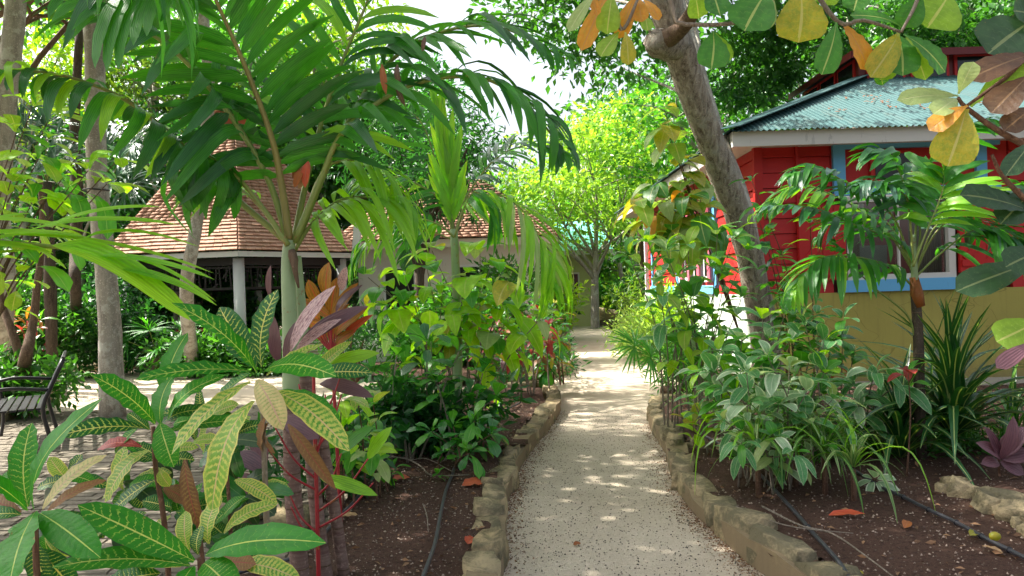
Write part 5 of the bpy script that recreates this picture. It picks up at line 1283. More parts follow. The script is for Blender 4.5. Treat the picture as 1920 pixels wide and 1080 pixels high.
cr(ca, [(482, 700, 322, 568, 62, 'croton', .0, -.15), (480, 690, 412, 576, 54, 'croton_dark', .06, .1), (490, 688, 521, 543, 54, 'croton_dark', .02, .02), (470, 696, 254, 712, 48, 'croton', -.05, -.15), (497, 694, 630, 706, 58, 'croton', -.06, -.18),
        (310, 760, 352, 624, 46, 'croton_plain', .12, .05), (476, 752, 396, 966, 60, 'croton_yellow', -.14, -.10), (470, 716, 322, 852, 48, 'croton_yellow', -.10, -.1), (482, 712, 531, 806, 46, 'croton_pale', -.12, -.06), (518, 734, 655, 846, 50, 'croton_yellow', -.08, -.12),
        (520, 734, 640, 800, 46, 'croton', .02, 0), (500, 704, 606, 645, 30, 'croton_yellow', .1, .1), (480, 690, 440, 640, 30, 'croton', .1, .1), (500, 780, 492, 852, 34, 'croton_brown', .02, .05), (505, 790, 516, 850, 30, 'croton_brown', .04, .05), (470, 700, 400, 760, 34, 'croton', .08, .05), (440, 900, 520, 945, 30, 'croton_yellow', .0, -.05)], 2.15, 1)
cb = thing('croton', 'croton with two low rosettes and a single red leaf, between bench and palm', 'croton', foot(300, 2.3))
twig(cb, [(330, 1300), (310, 1000), (292, 880), (287, 800)], 2.1, .009, .006); twig(cb, [(400, 1300), (380, 1050), (362, 930), (348, 862)], 2.12, .007, .005)
cr(cb, [(291, 794, 171, 703, 58, 'croton', -.02, -.1), (301, 795, 322, 708, 50, 'croton_plain', .04, .05), (315, 788, 424, 702, 42, 'croton', .03, .05), (268, 802, 103, 820, 52, 'croton_dark', -.04, -.1), (300, 794, 326, 876, 48, 'croton', -.06, -.05), (280, 844, 197, 942, 44, 'croton_yellow', -.03, -.06), (266, 838, 183, 842, 27, 'croton_red', .03, .05),
        (300, 800, 400, 768, 36, 'croton_dark', .05, .02), (310, 810, 470, 790, 34, 'croton', .08, .05), (280, 805, 240, 775, 26, 'croton_dark', .04, .02), (346, 862, 375, 990, 34, 'croton_brown', -.02, -.02), (300, 880, 318, 912, 26, 'croton_yellow', 0, 0), (306, 915, 355, 944, 34, 'croton_brown', .02, 0), (290, 900, 210, 960, 36, 'croton_dark', .06, 0), (350, 990, 380, 905, 30, 'croton', .08, .0), (260, 800, 215, 850, 26, 'croton', .05, 0)], 2.1, 2)
cc = thing('croton', 'croton at the lower left corner with large plain green glossy leaves', 'croton', foot(60, 1.9))
twig(cc, [(90, 1300), (70, 1090), (66, 960)], 1.72, .009, .006)
cr(cc, [(64, 956, 191, 747, 62, 'croton_plain', 0, .05), (52, 950, 60, 793, 56, 'croton', .02, .05), (52, 957, -70, 878, 60, 'croton_plain', -.05, -.1), (66, 960, 18, 1098, 78, 'croton_plain', -.06, -.15), (76, 962, 188, 1046, 62, 'croton_plain', -.04, -.1), (80, 955, 200, 853, 36, 'croton_pale', .06, .08), (88, 960, 200, 900, 30, 'croton_brown', .1, .1),
        (40, 960, -40, 930, 30, 'croton_brown', .04, .04), (40, 965, -40, 975, 34, 'croton_dark', .03, .0), (60, 1010, 90, 1100, 50, 'croton_dark', .08, .0), (70, 1030, 140, 1110, 50, 'croton_dark', .1, .0), (100, 970, 180, 990, 34, 'croton_dark', .1, .05), (30, 940, 20, 880, 34, 'croton', .1, .1), (190, 1000, 285, 1015, 46, 'almond_dark', .2, .1)], 1.72, 3)
cd = thing('croton', 'croton at the bottom edge with one long leaf pointing right towards the soil', 'croton', foot(380, 2.0))
twig(cd, [(395, 1300), (380, 1120), (374, 1046)], 1.8, .009, .006)
cr(cd, [(364, 1052, 146, 947, 60, 'croton', 0, -.08), (386, 1040, 611, 1018, 62, 'croton_plain', -.04, -.12), (356, 1060, 98, 1064, 54, 'croton', -.02, -.1), (372, 1040, 379, 985, 30, 'croton_dark', .02, .03), (354, 1034, 348, 958, 32, 'croton_yellow', .05, .05), (392, 1020, 414, 928, 40, 'croton_yellow', .06, .06), (420, 1000, 522, 943, 34, 'croton_yellow', .08, .05),
        (382, 1056, 446, 1120, 62, 'croton', -.05, -.08), (362, 1062, 322, 1130, 62, 'croton_plain', -.05, -.08), (400, 1056, 480, 1058, 40, 'croton_brown', .03, .0), (440, 1062, 566, 1090, 44, 'croton_yellow', .05, .0), (340, 1062, 245, 1050, 34, 'croton_yellow', .06, .03), (300, 1075, 190, 1100, 50, 'croton_dark', .06, .0), (410, 1050, 470, 1010, 26, 'croton', .1, .05), (500, 1075, 560, 1100, 36, 'croton', .05, 0)], 1.82, 4)
# duller crotons and cordyline leaves filling in behind
r = rng(8)
cf = thing('croton', 'dull dark croton hidden behind the front rosettes beside the mossy rock', 'croton', foot(420, 2.7))
twig(cf, [(440, 1150), (430, 950), (420, 820)], 2.6, .009, .005)
sp = []
for (cx, cy, n_) in ((430, 830, 13), (330, 960, 12), (460, 930, 12), (240, 910, 9), (420, 1010, 9), (130, 900, 7), (200, 1000, 8), (300, 860, 8), (380, 780, 8), (90, 1000, 6), (470, 1030, 6)):
    for k in range(n_):
        a = r.uniform(0, 6.28); l = r.uniform(50, 95); sp.append((cx + r.uniform(-10, 10), cy + r.uniform(-10, 10), cx + math.cos(a) * l, cy + math.sin(a) * l * .8, r.uniform(24, 36), r.choice(['croton_dark', 'almond_dark', 'croton', 'croton_dark', 'croton_yellow', 'glossy']), r.uniform(-.1, .15), 0))
cr(cf, sp, 2.6, 9)
ti = thing('cordyline', 'cordyline with crimson leaf stalks and pink streaked leaves against the palm stem', 'cordyline', foot(598, 3.1))
twig(ti, [(598, 1180), (597, 1060), (593, 900), (589, 760), (588, 690)], 3.1, .010, .007, 'red_stem')
for (x0, y0, x1, y1) in ((595, 920, 500, 840), (595, 900, 515, 800), (594, 880, 570, 790), (595, 930, 640, 850), (595, 960, 690, 860), (596, 990, 700, 905), (594, 850, 610, 740), (594, 840, 640, 740), (592, 800, 560, 720), (592, 790, 640, 700), (597, 1000, 540, 920), (597, 1010, 545, 950)):
    twig(ti, [(x0, y0), ((x0 + x1) / 2 + (4 if x1 > x0 else -4), (y0 + y1) / 2 + 10), (x1, y1)], 3.1, .0055, .003, 'red_stem', 'leaf_stalk')
def tl(root, spec, d, seed=0, kind='ti', seg=9):
    r = rng(seed)
    for i, (bx, by, tx, ty, w, mt, *rest) in enumerate(spec):
        db = d + (rest[0] if rest else 0); u = Vector((r.uniform(-.4, .2), -.8, .6))
        leaf(root, V(bx, by, db), V(tx, ty, db - .05), w / F * db, mt, kind, u, r.randrange(4), seg=seg, arch=.06, fold=.35, wave=.05)
tl(ti, [(545, 658, 629, 536, 38, 'ti_pink'), (552, 664, 640, 598, 26, 'ti_pink', .02), (560, 650, 690, 574, 34, 'ti_purple', .04), (522, 680, 512, 590, 26, 'ti_purple'), (508, 560, 508, 497, 16, 'ti_purple', .1), (540, 690, 560, 600, 30, 'ti_purple', .08), (532, 785, 598, 822, 42, 'ti_purple', -.05),
        (540, 795, 630, 918, 26, 'croton_brown', -.1), (600, 895, 708, 929, 26, 'palm_lime'), (440, 890, 505, 940, 36, 'ti_purple', -.1), (445, 850, 500, 884, 34, 'ti_purple', -.1), (600, 700, 700, 700, 34, 'croton_dark'), (610, 690, 712, 662, 30, 'palm_lime', .1), (600, 720, 700, 745, 30, 'ti_purple', .1), (590, 700, 660, 640, 26, 'croton_yellow', .1), (470, 800, 500, 870, 30, 'ti_purple', .05), (640, 850, 700, 800, 28, 'palm', .1), (690, 860, 735, 800, 24, 'palm_lime', .1)], 3.08, 3)
to = thing('cordyline', 'cordyline glowing orange in the sun right of the pale palm stem', 'cordyline', foot(620, 4.6))
twig(to, [(640, 1000), (630, 800), (622, 660), (620, 600)], 4.4, .012, .008, 'red_stem')
for k in range(10):
    twig(to, [(622, 660), (622 + (k - 5) * 4, 640), (620 + (k - 5) * 9, 605 - (k % 3) * 8)], 4.4, .006, .004, 'red_stem', 'leaf_stalk')
tl(to, [(612, 555, 617, 492, 34, 'ti_orange'), (640, 545, 650, 500, 20, 'ti_pink'), (600, 570, 578, 524, 26, 'ti_orange'), (630, 590, 680, 534, 18, 'ti_purple'), (622, 600, 672, 530, 24, 'ti_orange', .05), (625, 610, 655, 570, 20, 'ti_orange', .05), (600, 600, 562, 575, 26, 'ti_orange'), (628, 630, 690, 575, 30, 'ti_orange'), (640, 640, 700, 590, 20, 'dead_red'), (600, 620, 575, 600, 22, 'ti_orange'), (620, 640, 640, 580, 30, 'ti_orange', .1), (610, 640, 590, 590, 26, 'ti_orange', .1), (630, 650, 668, 620, 22, 'ti_orange')], 4.4, 4)
tl(to, [(622, 600, 560, 560, 22, 'ti_orange', .1), (620, 590, 632, 520, 26, 'ti_orange', .15)], 4.4, 5)
for (lx, ly, lab) in ((1870, 850, 'pinkish purple cordyline at the right edge beside the striped strap plant'),):
    tp = thing('cordyline', lab, 'cordyline', foot(1885, 5.0)); twig(tp, [(1880, 960), (1875, 900), (1872, 860)], 5.0, .012, .008, 'stem_brown')
    tl(tp, [(1872, 862, 1846, 800, 24, 'purple'), (1875, 860, 1830, 830, 26, 'purple'), (1874, 858, 1925, 800, 34, 'purple'), (1876, 860, 1935, 850, 34, 'purple'), (1872, 862, 1900, 780, 30, 'purple'), (1872, 866, 1840, 870, 24, 'purple'), (1876, 866, 1920, 890, 28, 'purple')], 4.95, 6)
# ------------------------------------------------------------ shrubs with single leaves
r = rng(40)
def tips(l, d): return [V(x, y, d + (z[0] if z else r.uniform(-.25, .25))) for x, y, *z in l]
# dark glossy shrub in the middle of the left bed
leafy('glossy_shrub', 'dark glossy broad leaved shrub filling the middle of the left bed', foot(800, 6.2), tips([(700, 700), (745, 655), (800, 640), (860, 660), (905, 700), (930, 745), (900, 800), (840, 790), (780, 770), (720, 750), (690, 790), (760, 720), (820, 720), (880, 740), (850, 830)], 6.2),
      [('glossy', 7), ('green', 2), ('palm_dark', 1)], 1, L=.20, W=.46, per=9, term=5, start=.35, rise=.4, droop=.35, kind='obovate', stem_r=.012, stem_mat='stem_grey')
leafy('glossy_shrub', 'smaller glossy shrub with pink new growth near the drip hose', foot(852, 5.6), tips([(810, 810), (850, 800), (890, 790), (920, 815), (880, 850), (830, 850)], 5.5), [('glossy', 4), ('green', 3)], 2, L=.15, W=.45, per=5, term=5, rise=.4, droop=.3, kind='obovate', stem_mat='stem_brown')
leafy('bright_shrub', 'yellow green shrub catching the sun right of the crimson stalks', foot(660, 4.9), tips([(640, 750), (670, 745), (700, 760), (650, 800), (690, 810), (620, 790), (640, 840), (700, 850)], 4.7), [('lime', 4), ('green', 3), ('almond_pale', 1), ('croton_yellow', 1)], 3, L=.15, W=.42, per=6, term=5, rise=.4, droop=.35, kind='ovate')
leafy('bird_nest_plant', 'upright plant with two translucent lime leaves above the dark shrub', foot(805, 7.0), tips([(806, 650), (790, 690), (830, 690), (760, 690)], 6.9), [('green', 3), ('lime', 1)], 4, L=.2, W=.42, per=4, term=5, rise=.7, droop=.2, kind='obovate')
lu = thing('lime_leaf_plant', 'pair of glowing lime leaves standing upright over the dark shrub', 'plant', foot(808, 6.8))
twig(lu, [(812, 800), (810, 700), (808, 640)], 6.6, .008, .005, 'stem_green')
al(lu, [(808, 630, 806, 582, 34, 'lime'), (812, 640, 836, 602, 26, 'lime'), (800, 640, 765, 612, 26, 'green'), (815, 645, 850, 640, 24, 'green'), (800, 645, 775, 640, 24, 'lime')], 6.6, 4)
# lime heart leaved shrub, back lit
hp = [(720, 540), (760, 520), (800, 500), (830, 540), (780, 560), (880, 520), (920, 500), (960, 530), (900, 560), (940, 580), (985, 560), (1010, 600), (880, 590), (845, 590), (960, 620), (730, 570), (690, 520), (810, 470), (900, 470), (870, 550)]
leafy('heart_leaf_shrub', 'back lit lime shrub with broad heart shaped leaves around the young palm stem', foot(880, 7.8), tips(hp, 7.4), [('lime', 6), ('green', 2), ('almond_pale', 1), ('almond_yellow', 1)], 5, L=.22, W=.80, per=6, term=4, start=.5, rise=.2, droop=.75, kind='heart', stem_r=.010, stem_mat='stem_grey', petiole=.05)
leafy('red_leaf_shrub', 'bare stemmed shrub with dark red leaves at the corner of the farther left bed', foot(1000, 9.6), tips([(890, 590), (920, 600), (950, 610), (985, 600), (1010, 580), (1030, 610), (1000, 640), (960, 650), (930, 640), (905, 660), (1040, 640)], 9.4), [('redleaf', 4), ('dead', 1), ('green', 1), ('purple', 1)], 6, L=.17, W=.34, per=9, term=6, start=.6, rise=.2, droop=.5, kind='lance', stem_r=.012, stem_mat='stem_grey')
leafy('mixed_croton', 'croton with olive and yellow leaves leaning over the path at the second bed', foot(1040, 10.5), tips([(1040, 570), (1050, 595), (1045, 620), (1030, 650), (1015, 660), (1052, 640), (1000, 680), (1030, 690)], 10.3), [('glossy', 3), ('green', 3), ('croton_brown', 1), ('almond_yellow', 1)], 7, L=.20, W=.34, per=12, term=5, start=.4, rise=.2, droop=.4, kind='lance', stem_r=.012)
bush('leafy_ground_shrub', 'dense dark fine leaved shrub by the corner kerb of the farther left bed', V(1010, 668, 11.2), (.75, .55, .38), 22, 'f_deep', .11, 1500, 31, width=.25, stems=5)
bush('leafy_ground_shrub', 'fine leaved green shrub behind the red leaves in the second bed', V(940, 640, 12.2), (.9, .6, .65), 26, 'f_shrub', .13, 900, 32, width=.3)
bush('leafy_ground_shrub', 'low feathery fern clump at the back of the left bed', V(720, 690, 8.9), (.5, .35, .25), 14, 'f_shrub', .12, 1500, 33, width=.16)
# small plants on the left bed
rosette('small_plant', 'small lime strap plant near the corner of the left kerb', foot(935, 7.9) + Vector((0, 0, .0)), 10, .26, .05, ['lime', 'green'], 41, elev=(25, 80), droop=.3, kind='ti')
leafy('seedling', 'small seedling with pointed leaves on the soil left of the hose', foot(725, 5.2), [foot(725, 5.2) + Vector((0, 0, .10)), foot(725, 5.2) + Vector((.04, .02, .13))], [('green', 1)], 42, L=.09, W=.35, per=3, term=5, rise=.3)
leafy('seedling', 'tiny seedling close behind the hose under the glossy shrub', foot(820, 5.3), [foot(820, 5.3) + Vector((0, 0, .06))], [('green', 1)], 43, L=.07, W=.45, per=1, term=5, rise=.3)
# variegated shrubs on the right bed
leafy('variegated_shrub', 'tall variegated shrub in front of the leaning trunk, cream edged leaves', foot(1460, 5.6), tips([(1390, 640), (1430, 600), (1470, 590), (1510, 610), (1545, 640), (1400, 700), (1450, 690), (1500, 690), (1545, 700), (1430, 740), (1490, 735), (1380, 735), (1340, 700), (1540, 740)], 5.6),
      [('varieg', 5), ('varieg_pale', 2), ('green', 2), ('lime', 1), ('almond_pale', 1)], 8, L=.19, W=.46, per=6, term=6, start=.42, rise=.35, droop=.3, kind='ovate', stem_mat='stem_grey', stem_r=.009)
leafy('variegated_shrub', 'variegated shrub with nearly white leaves low beside the right kerb', foot(1415, 5.2), tips([(1370, 800), (1400, 790), (1430, 775), (1450, 800), (1380, 830)], 5.1), [('varieg_pale', 3), ('varieg', 1)], 9, L=.16, W=.42, per=2, term=6, rise=.35, droop=.2, kind='ovate', stem_mat='stem_grey', stem_r=.008)
leafy('variegated_shrub', 'variegated shrub at the foot of the yellow wall behind the grass', foot(1640, 6.0), tips([(1600, 720), (1640, 700), (1680, 720), (1660, 750), (1610, 760), (1700, 760)], 5.6), [('varieg', 4), ('varieg_pale', 1)], 10, L=.19, W=.42, per=5, term=6, rise=.35, droop=.3, kind='ovate', stem_mat='stem_grey')
leafy('variegated_shrub', 'lime and white variegated shrub spreading over the path edge left of the trunk', foot(1290, 6.9), tips([(1180, 480), (1215, 455), (1250, 470), (1290, 460), (1345, 440), (1375, 450), (1400, 470), (1330, 500), (1270, 520), (1220, 510), (1300, 560), (1360, 520), (1240, 560), (1390, 560), (1330, 590), (1350, 640), (1290, 620)], 6.4),
      [('varieg', 3), ('lime', 2), ('green', 4), ('almond_lime', 2), ('varieg_pale', 1)], 11, L=.21, W=.42, per=7, term=6, start=.45, rise=.35, droop=.3, kind='ovate', stem_mat='stem_grey', stem_r=.009)
leafy('pale_sprig', 'single whitish sprig standing in front of the rocks', foot(1640, 4.9), [V(1640, 900, 4.8)], [('varieg_pale', 1)], 12, L=.12, W=.5, per=2, term=6, rise=.3, droop=.4, kind='ovate')
leafy('lime_seedling', 'low lime and yellow plant just inside the right kerb', foot(1312, 6.0), [V(1300, 800, 6.0), V(1325, 795, 6.0)], [('lime', 3), ('almond_yellow', 1)], 13, L=.20, W=.45, per=2, term=5, rise=.2, droop=.2, kind='obovate')
# vine with yellow and olive leaves left of the trunk
va = [(1210, 360), (1230, 345), (1250, 380), (1215, 410), (1270, 400), (1290, 370), (1310, 400), (1235, 430), (1260, 440), (1300, 430), (1320, 440), (1200, 380), (1285, 345), (1310, 350), (1250, 240), (1262, 270), (1245, 205), (1290, 300)]
leafy('climbing_vine', 'vine of olive, yellow and orange heart leaves hanging left of the leaning trunk', foot(1330, 7.9), [[V(1392, 640, 8.0), V(1330, 470, 7.75), t_] for t_ in tips(va, 7.4)], [('almond_lime', 4), ('almond_yellow', 3), ('almond', 3), ('almond_orange', 1), ('almond_pale', 1)], 14, L=.20, W=.85, per=4, term=4, start=.72, rise=.1, droop=.8, kind='heart', stem_mat='stem_brown', stem_r=.010, petiole=.05)
leafy('climbing_vine', 'green sapling leaves against the red boards right of the trunk', foot(1510, 7.4), tips([(1410, 340), (1420, 400), (1440, 440), (1465, 480), (1450, 540), (1480, 560), (1520, 420), (1500, 600)], 7.2), [('green', 3), ('glossy', 2), ('lime', 1)], 15, L=.17, W=.42, per=12, term=4, start=.35, rise=.2, droop=.4, kind='ovate', stem_mat='stem_brown', stem_r=.008)
leafy('sapling', 'thin sapling with one dead leaf before the yellow wall', foot(1510, 7.8), tips([(1478, 590), (1540, 640), (1555, 650), (1570, 690)], 7.8), [('glossy', 2), ('dead', 1), ('green', 1)], 16, L=.15, W=.4, per=5, term=3, start=.5, rise=.1, droop=.5, stem_mat='bark_dark', stem_r=.010)
leafy('thin_sapling', 'bare brown stem with red bracts and a few leaves rising before the striped plant', foot(1705, 5.1), [V(1703, 700, 5.05)], [('redleaf', 1), ('green', 2)], 17, L=.16, W=.3, per=3, term=4, start=.8, rise=.4, droop=.3, stem_r=.008)
# narrow leaved plants
rosette('pandanus', 'large dark green plant with cream striped strap leaves right of the young palm', foot(1790, 5.7) + Vector((0, 0, .12)), 84, 1.2, .085, ['strap'], 51, elev=(15, 86), droop=.38, arch=.16, kind='blade')
rosette('pandanus', 'lower striped strap leaf plant behind the pale sprig', foot(1690, 5.6), 46, 1.0, .07, ['strap'], 52, elev=(5, 80), droop=.5, arch=.18, kind='blade')
rosette('pandanus', 'striped strap leaf plant at the right edge under the purple leaves', foot(1905, 6.0), 28, .8, .055, ['strap', 'blade'], 53, elev=(5, 80), droop=.5, arch=.18, kind='blade')
for i, (px, py, d, n_, lb) in enumerate(((1490, 830, 4.95, 22, 'arching narrow leaved plant beside the right kerb'), (1545, 850, 4.75, 20, 'narrow leaved plant left of the fallen red leaf'), (1460, 850, 5.0, 16, 'shorter narrow leaved plant with hanging blades'))):
    q = V(px, py, d); b = Vector((q.x, q.y, zb))
    rosette('narrow_leaf_plant', lb, b, n_ + 4, .46, .026, ['blade', 'blade', 'blade_pale'], 60 + i, elev=(5, 70), droop=.75, arch=.22, kind='blade', height=q.z - b.z)
for i, (px, py, d, L_, n_, mt, lb) in enumerate(((1350, 700, 7.4, .5, 22, ['blade', 'blade_pale'], 'grassy clump by the white side wall'), (1300, 720, 8.2, .45, 20, ['blade'], 'grassy clump near the back corner of the right kerb'), (1560, 790, 5.9, .35, 24, ['strap', 'blade'], 'low grassy clump under the variegated shrub'), (1500, 760, 6.6, .35, 24, ['blade', 'blade_pale'], 'green and white grass tuft behind the trunk'),
        (1600, 830, 5.5, .35, 20, ['strap', 'blade'], 'dark grass tuft left of the thin brown stem'), (1430, 740, 7.6, .4, 20, ['blade'], 'grass tuft at the foot of the leaning trunk'), (1680, 760, 7.6, .45, 20, ['blade', 'blade_pale'], 'pale bladed clump near the wall foot'), (1830, 700, 7.4, .5, 26, ['blade_pale', 'blade'], 'spidery pale clump against the yellow wall'))):
    rosette('grass_tuft', lb, foot(px, d), n_, L_, .02, mt, 70 + i, elev=(10, 80), droop=.6, arch=.2, kind='blade')
# fan palms
def fan_palm(label, base, hubs, R_, mat, seed, trunk=.0, tm='bark_brown', n=22, W=.034):
    root = thing('fan_palm', label, 'palm', base); base = Vector(base)
    if trunk: 
        m = MB(); m.tube([base, base + UP * trunk * .5, base + UP * trunk], [.09, .10, .08], 9, jitter=.4, seed=seed); m.build('trunk', M[tm], root, True)
    top = base + UP * trunk
    for i, h in enumerate(hubs):
        h = Vector(h); ax = h - top; ax.z *= .5
        fan_leaf(root, h, ax, R_, n, mat, seed * 10 + i, 120, Vector((0, -.7, .8)), W, .18, top)
bf = G(296, 705)
fan_palm('small fan palm with shaggy brown trunk beside the low kerb at left', bf, [V(240, 640, bf.y), V(280, 620, bf.y - .3), V(335, 640, bf.y), V(300, 655, bf.y - .5), V(260, 660, bf.y + .3), V(340, 615, bf.y + .3)], .55, 'palm', 1, .35)
bf = G(1225, 668)
fan_palm('spiky fan palm leaning over the right edge of the path', (bf.x + .25, bf.y, .1), [V(1215, 610, bf.y), V(1250, 600, bf.y - .2), V(1190, 635, bf.y), V(1230, 640, bf.y - .4), V(1270, 630, bf.y)], .62, 'palm_lime', 2, .15, n=20, W=.03)
bf = V(1250, 660, 9.4); bf.z = .1
fan_palm('fan palm with dark drooping blades near the cottage side wall', bf, [V(1190, 650, 9.4), V(1220, 670, 9.3), V(1290, 640, 9.5), V(1330, 660, 9.3)], .45, 'palm', 3, .1, n=18, W=.026)
b4 = Vector((V(90, 400, 13).x, 13, 0))
fan_palm('tall fan palm with bluish leaves behind the left trunk', b4, [V(85, 235, 13), V(60, 270, 12.8), V(110, 250, 12.8), V(130, 290, 13), V(45, 230, 13), V(95, 300, 12.8)], .75, 'palm_blue', 4, 3.6, 'bark_dark', W=.045)
b4 = Vector((V(196, 400, 12.8).x, 12.8, 0))
fan_palm('tall fan palm drooping bluish blades between the grey trunk and the pavilion', b4, [V(225, 300, 12.8), V(250, 270, 12.8), V(215, 340, 12.6), V(240, 350, 12.8), V(200, 280, 13)], .8, 'palm_blue', 5, 3.2, 'bark_dark', W=.045)
bf = G(160, 680)
rosette('snake_plant', 'clump of upright yellow edged blades beside the low kerb at left', bf + Vector((0, .1, .05)), 30, .8, .04, ['blade_pale', 'blade', 'strap'], 81, elev=(30, 85), droop=.3, kind='blade')
leafy('red_leaf_shrub', 'orange leaved plant among dark shrubs beyond the bench', G(60, 690), tips([(50, 600), (30, 595), (75, 600), (62, 620), (45, 625)], 12), [('ti_orange', 2), ('redleaf', 1), ('green', 2)], 19, L=.3, W=.2, per=4, term=6, rise=.6, kind='ti')
# lime leaf branches before the left grey trunk
lv = [(60, 200), (95, 215), (30, 250), (70, 300), (20, 340), (110, 330), (140, 300), (60, 380), (10, 400), (130, 350), (30, 460), (60, 500), (165, 320), (220, 300), (200, 345), (90, 260)]
leafy('lime_tree', 'small tree with large lime leaves at the left edge before the grey trunk', foot(-60, 6.6), tips(lv, 6.4), [('lime', 4), ('almond_lime', 4), ('green', 3)], 20, L=.26, W=.52, per=4, term=4, start=.7, rise=.1, droop=.35, kind='obovate', stem_mat='bark_brown', stem_r=.012, bsp=0)
# low planting by the planter
bush('low_shrub', 'dark leafy planting inside the stone planter behind the bench', V(40, 735, 9.6) , (.9, .5, .35), 24, 'f_mid', .12, 900, 35)
bush('low_shrub', 'shrubs below the trunks beyond the far left kerb', V(60, 640, 14.5), (2.0, .8, .9), 40, 'f_mid', .14, 500, 36)
bush('low_shrub', 'dark shrub just left of the pavilion columns', V(215, 600, 15.0), (.9, .8, 1.1), 40, 'f_deep', .13, 600, 37)
bush('low_shrub', 'green shrub behind the pavilion seen between its columns', V(380, 560, 23), (3.4, 1.0, 1.3), 60, 'f_shrub', .2, 260, 38)
bush('low_shrub', 'row of small plants at the foot of the pavilion wall', V(440, 690, 14.2), (1.6, .3, .2), 30, 'f_mid', .12, 900, 39)
bush('low_shrub', 'feathery green shrub before the low white wall', V(640, 600, 13.5), (.5, .4, .6), 26, 'f_shrub', .15, 700, 40, width=.2)
bush('low_shrub', 'spreading bush under the lodge wall behind the heart leaved shrub', V(880, 610, 13.6), (1.3, .6, .8), 34, 'f_mid', .15, 600, 41)
bush('low_shrub', 'shrub with narrow leaves standing before the lodge roof', V(660, 520, 11.8), (.7, .5, .7), 26, 'f_deep', .16, 600, 42, width=.16)

# ------------------------------------------------------------ planting at the end of the path
rr = rng(91); k = 0
names = ['rounded bright shrub behind the far wall', 'darker shrub behind the far wall', 'lime shrub at the far path corner', 'deep green bush near the turquoise roof', 'low feathery bush over the far wall', 'shrub under the small bright tree', 'bush right of the bright tree trunk', 'pale bush beside the far white post', 'bush close to the cottage back corner', 'shrub at the bend of the far bed']
for i, (px, py, d, rx, rz, mt) in enumerate(((1020, 560, 31, 1.4, .9, 'f_shrub'), (1085, 570, 33.5, 1.2, .7, 'f_mid'), (1130, 560, 33.8, 1.2, .9, 'f_shrub'), (1075, 520, 36, 1.8, 1.5, 'f_mid'), (1160, 580, 33, .9, .5, 'f_lime'), (1110, 520, 37, 1.5, 1.6, 'f_shrub'), (1165, 530, 35, 1.3, 1.4, 'f_bright'), (1190, 560, 31, .9, 1.0, 'f_shrub'), (1190, 560, 24.5, .9, 1.1, 'f_mid'), (1040, 585, 26, .8, .7, 'f_deep'))):
    q = V(px, py, d); q.z = 0
    bush('far_shrub', names[i], q, (rx, rx * .7, rz), 26, mt, .22, 170 if d > 20 else 500, 200 + i, stems=3)
bush('low_shrub', 'low grey green plants spilling over the right path edge', V(1215, 640, 14.5), (.45, 1.6, .3), 26, 'f_pale', .12, 900, 220, width=.2)
bush('low_shrub', 'low planting along the white side wall of the cottage', V(1290, 680, 9.8) , (.35, .9, .35), 24, 'f_shrub', .10, 1400, 221, width=.22)
bush('low_shrub', 'yellowish spiky planting between side wall and path', V(1275, 610, 14.5), (.4, 1.6, .6), 30, 'f_lime', .15, 700, 222, width=.14)
bush('low_shrub', 'reddish shrub by the cottage side near the far path', V(1185, 590, 20), (.6, .9, .8), 22, 'f_olive', .16, 500, 223, width=.3)
# mid trees
tree('bright_tree', 'sunlit yellow green tree over the end of the path', Vector((V(1112, 500, 26).x, 26, 0)), V(1118, 470, 26), .16, V(1100, 345, 26), (3.3, 2.6, 2.3), 110, 'f_bright', .20, 125, 301, flat=.4, limbs=12, bark='bark_grey', clump_r=.2)
tree('bright_tree', 'lime tree farther right behind the leaning trunk', Vector((V(1200, 500, 30).x, 30, 0)), V(1200, 420, 30), .16, V(1190, 290, 30), (3.0, 3, 2.6), 80, 'f_bright', .22, 110, 302, flat=.45, limbs=8)
tree('broadleaf_tree', 'green tree crown hanging over the path in the upper middle', V(1440, 765, 9.6) * 1, V(1235, -140, 12.0), .12, V(1190, -30, 14.5), (2.9, 2.2, 1.7), 80, 'f_mid', .19, 120, 303, flat=.6, limbs=12, bark='bark_grey', trunk_pts=[V(1404, 430, 9.4), V(1345, 250, 9.8), V(1290, 60, 10.6)])
tree('broadleaf_tree', 'narrow leaved tree rising over the shingled lodge', Vector((-1.9, 15.9, 0)), V(790, 420, 15.8), .13, V(790, 300, 15.4), (1.75, 1.4, 1.55), 64, 'f_deep', .19, 300, 304, width=.2, limbs=10, bark='bark_dark', flat=.8)
tree('broadleaf_tree', 'tree behind the lodge filling the gap beside the sky', Vector((-3.2, 25, 0)), V(700, 400, 25), .18, V(640, 300, 25), (3.6, 3, 2.3), 80, 'f_mid', .24, 120, 305, limbs=8)
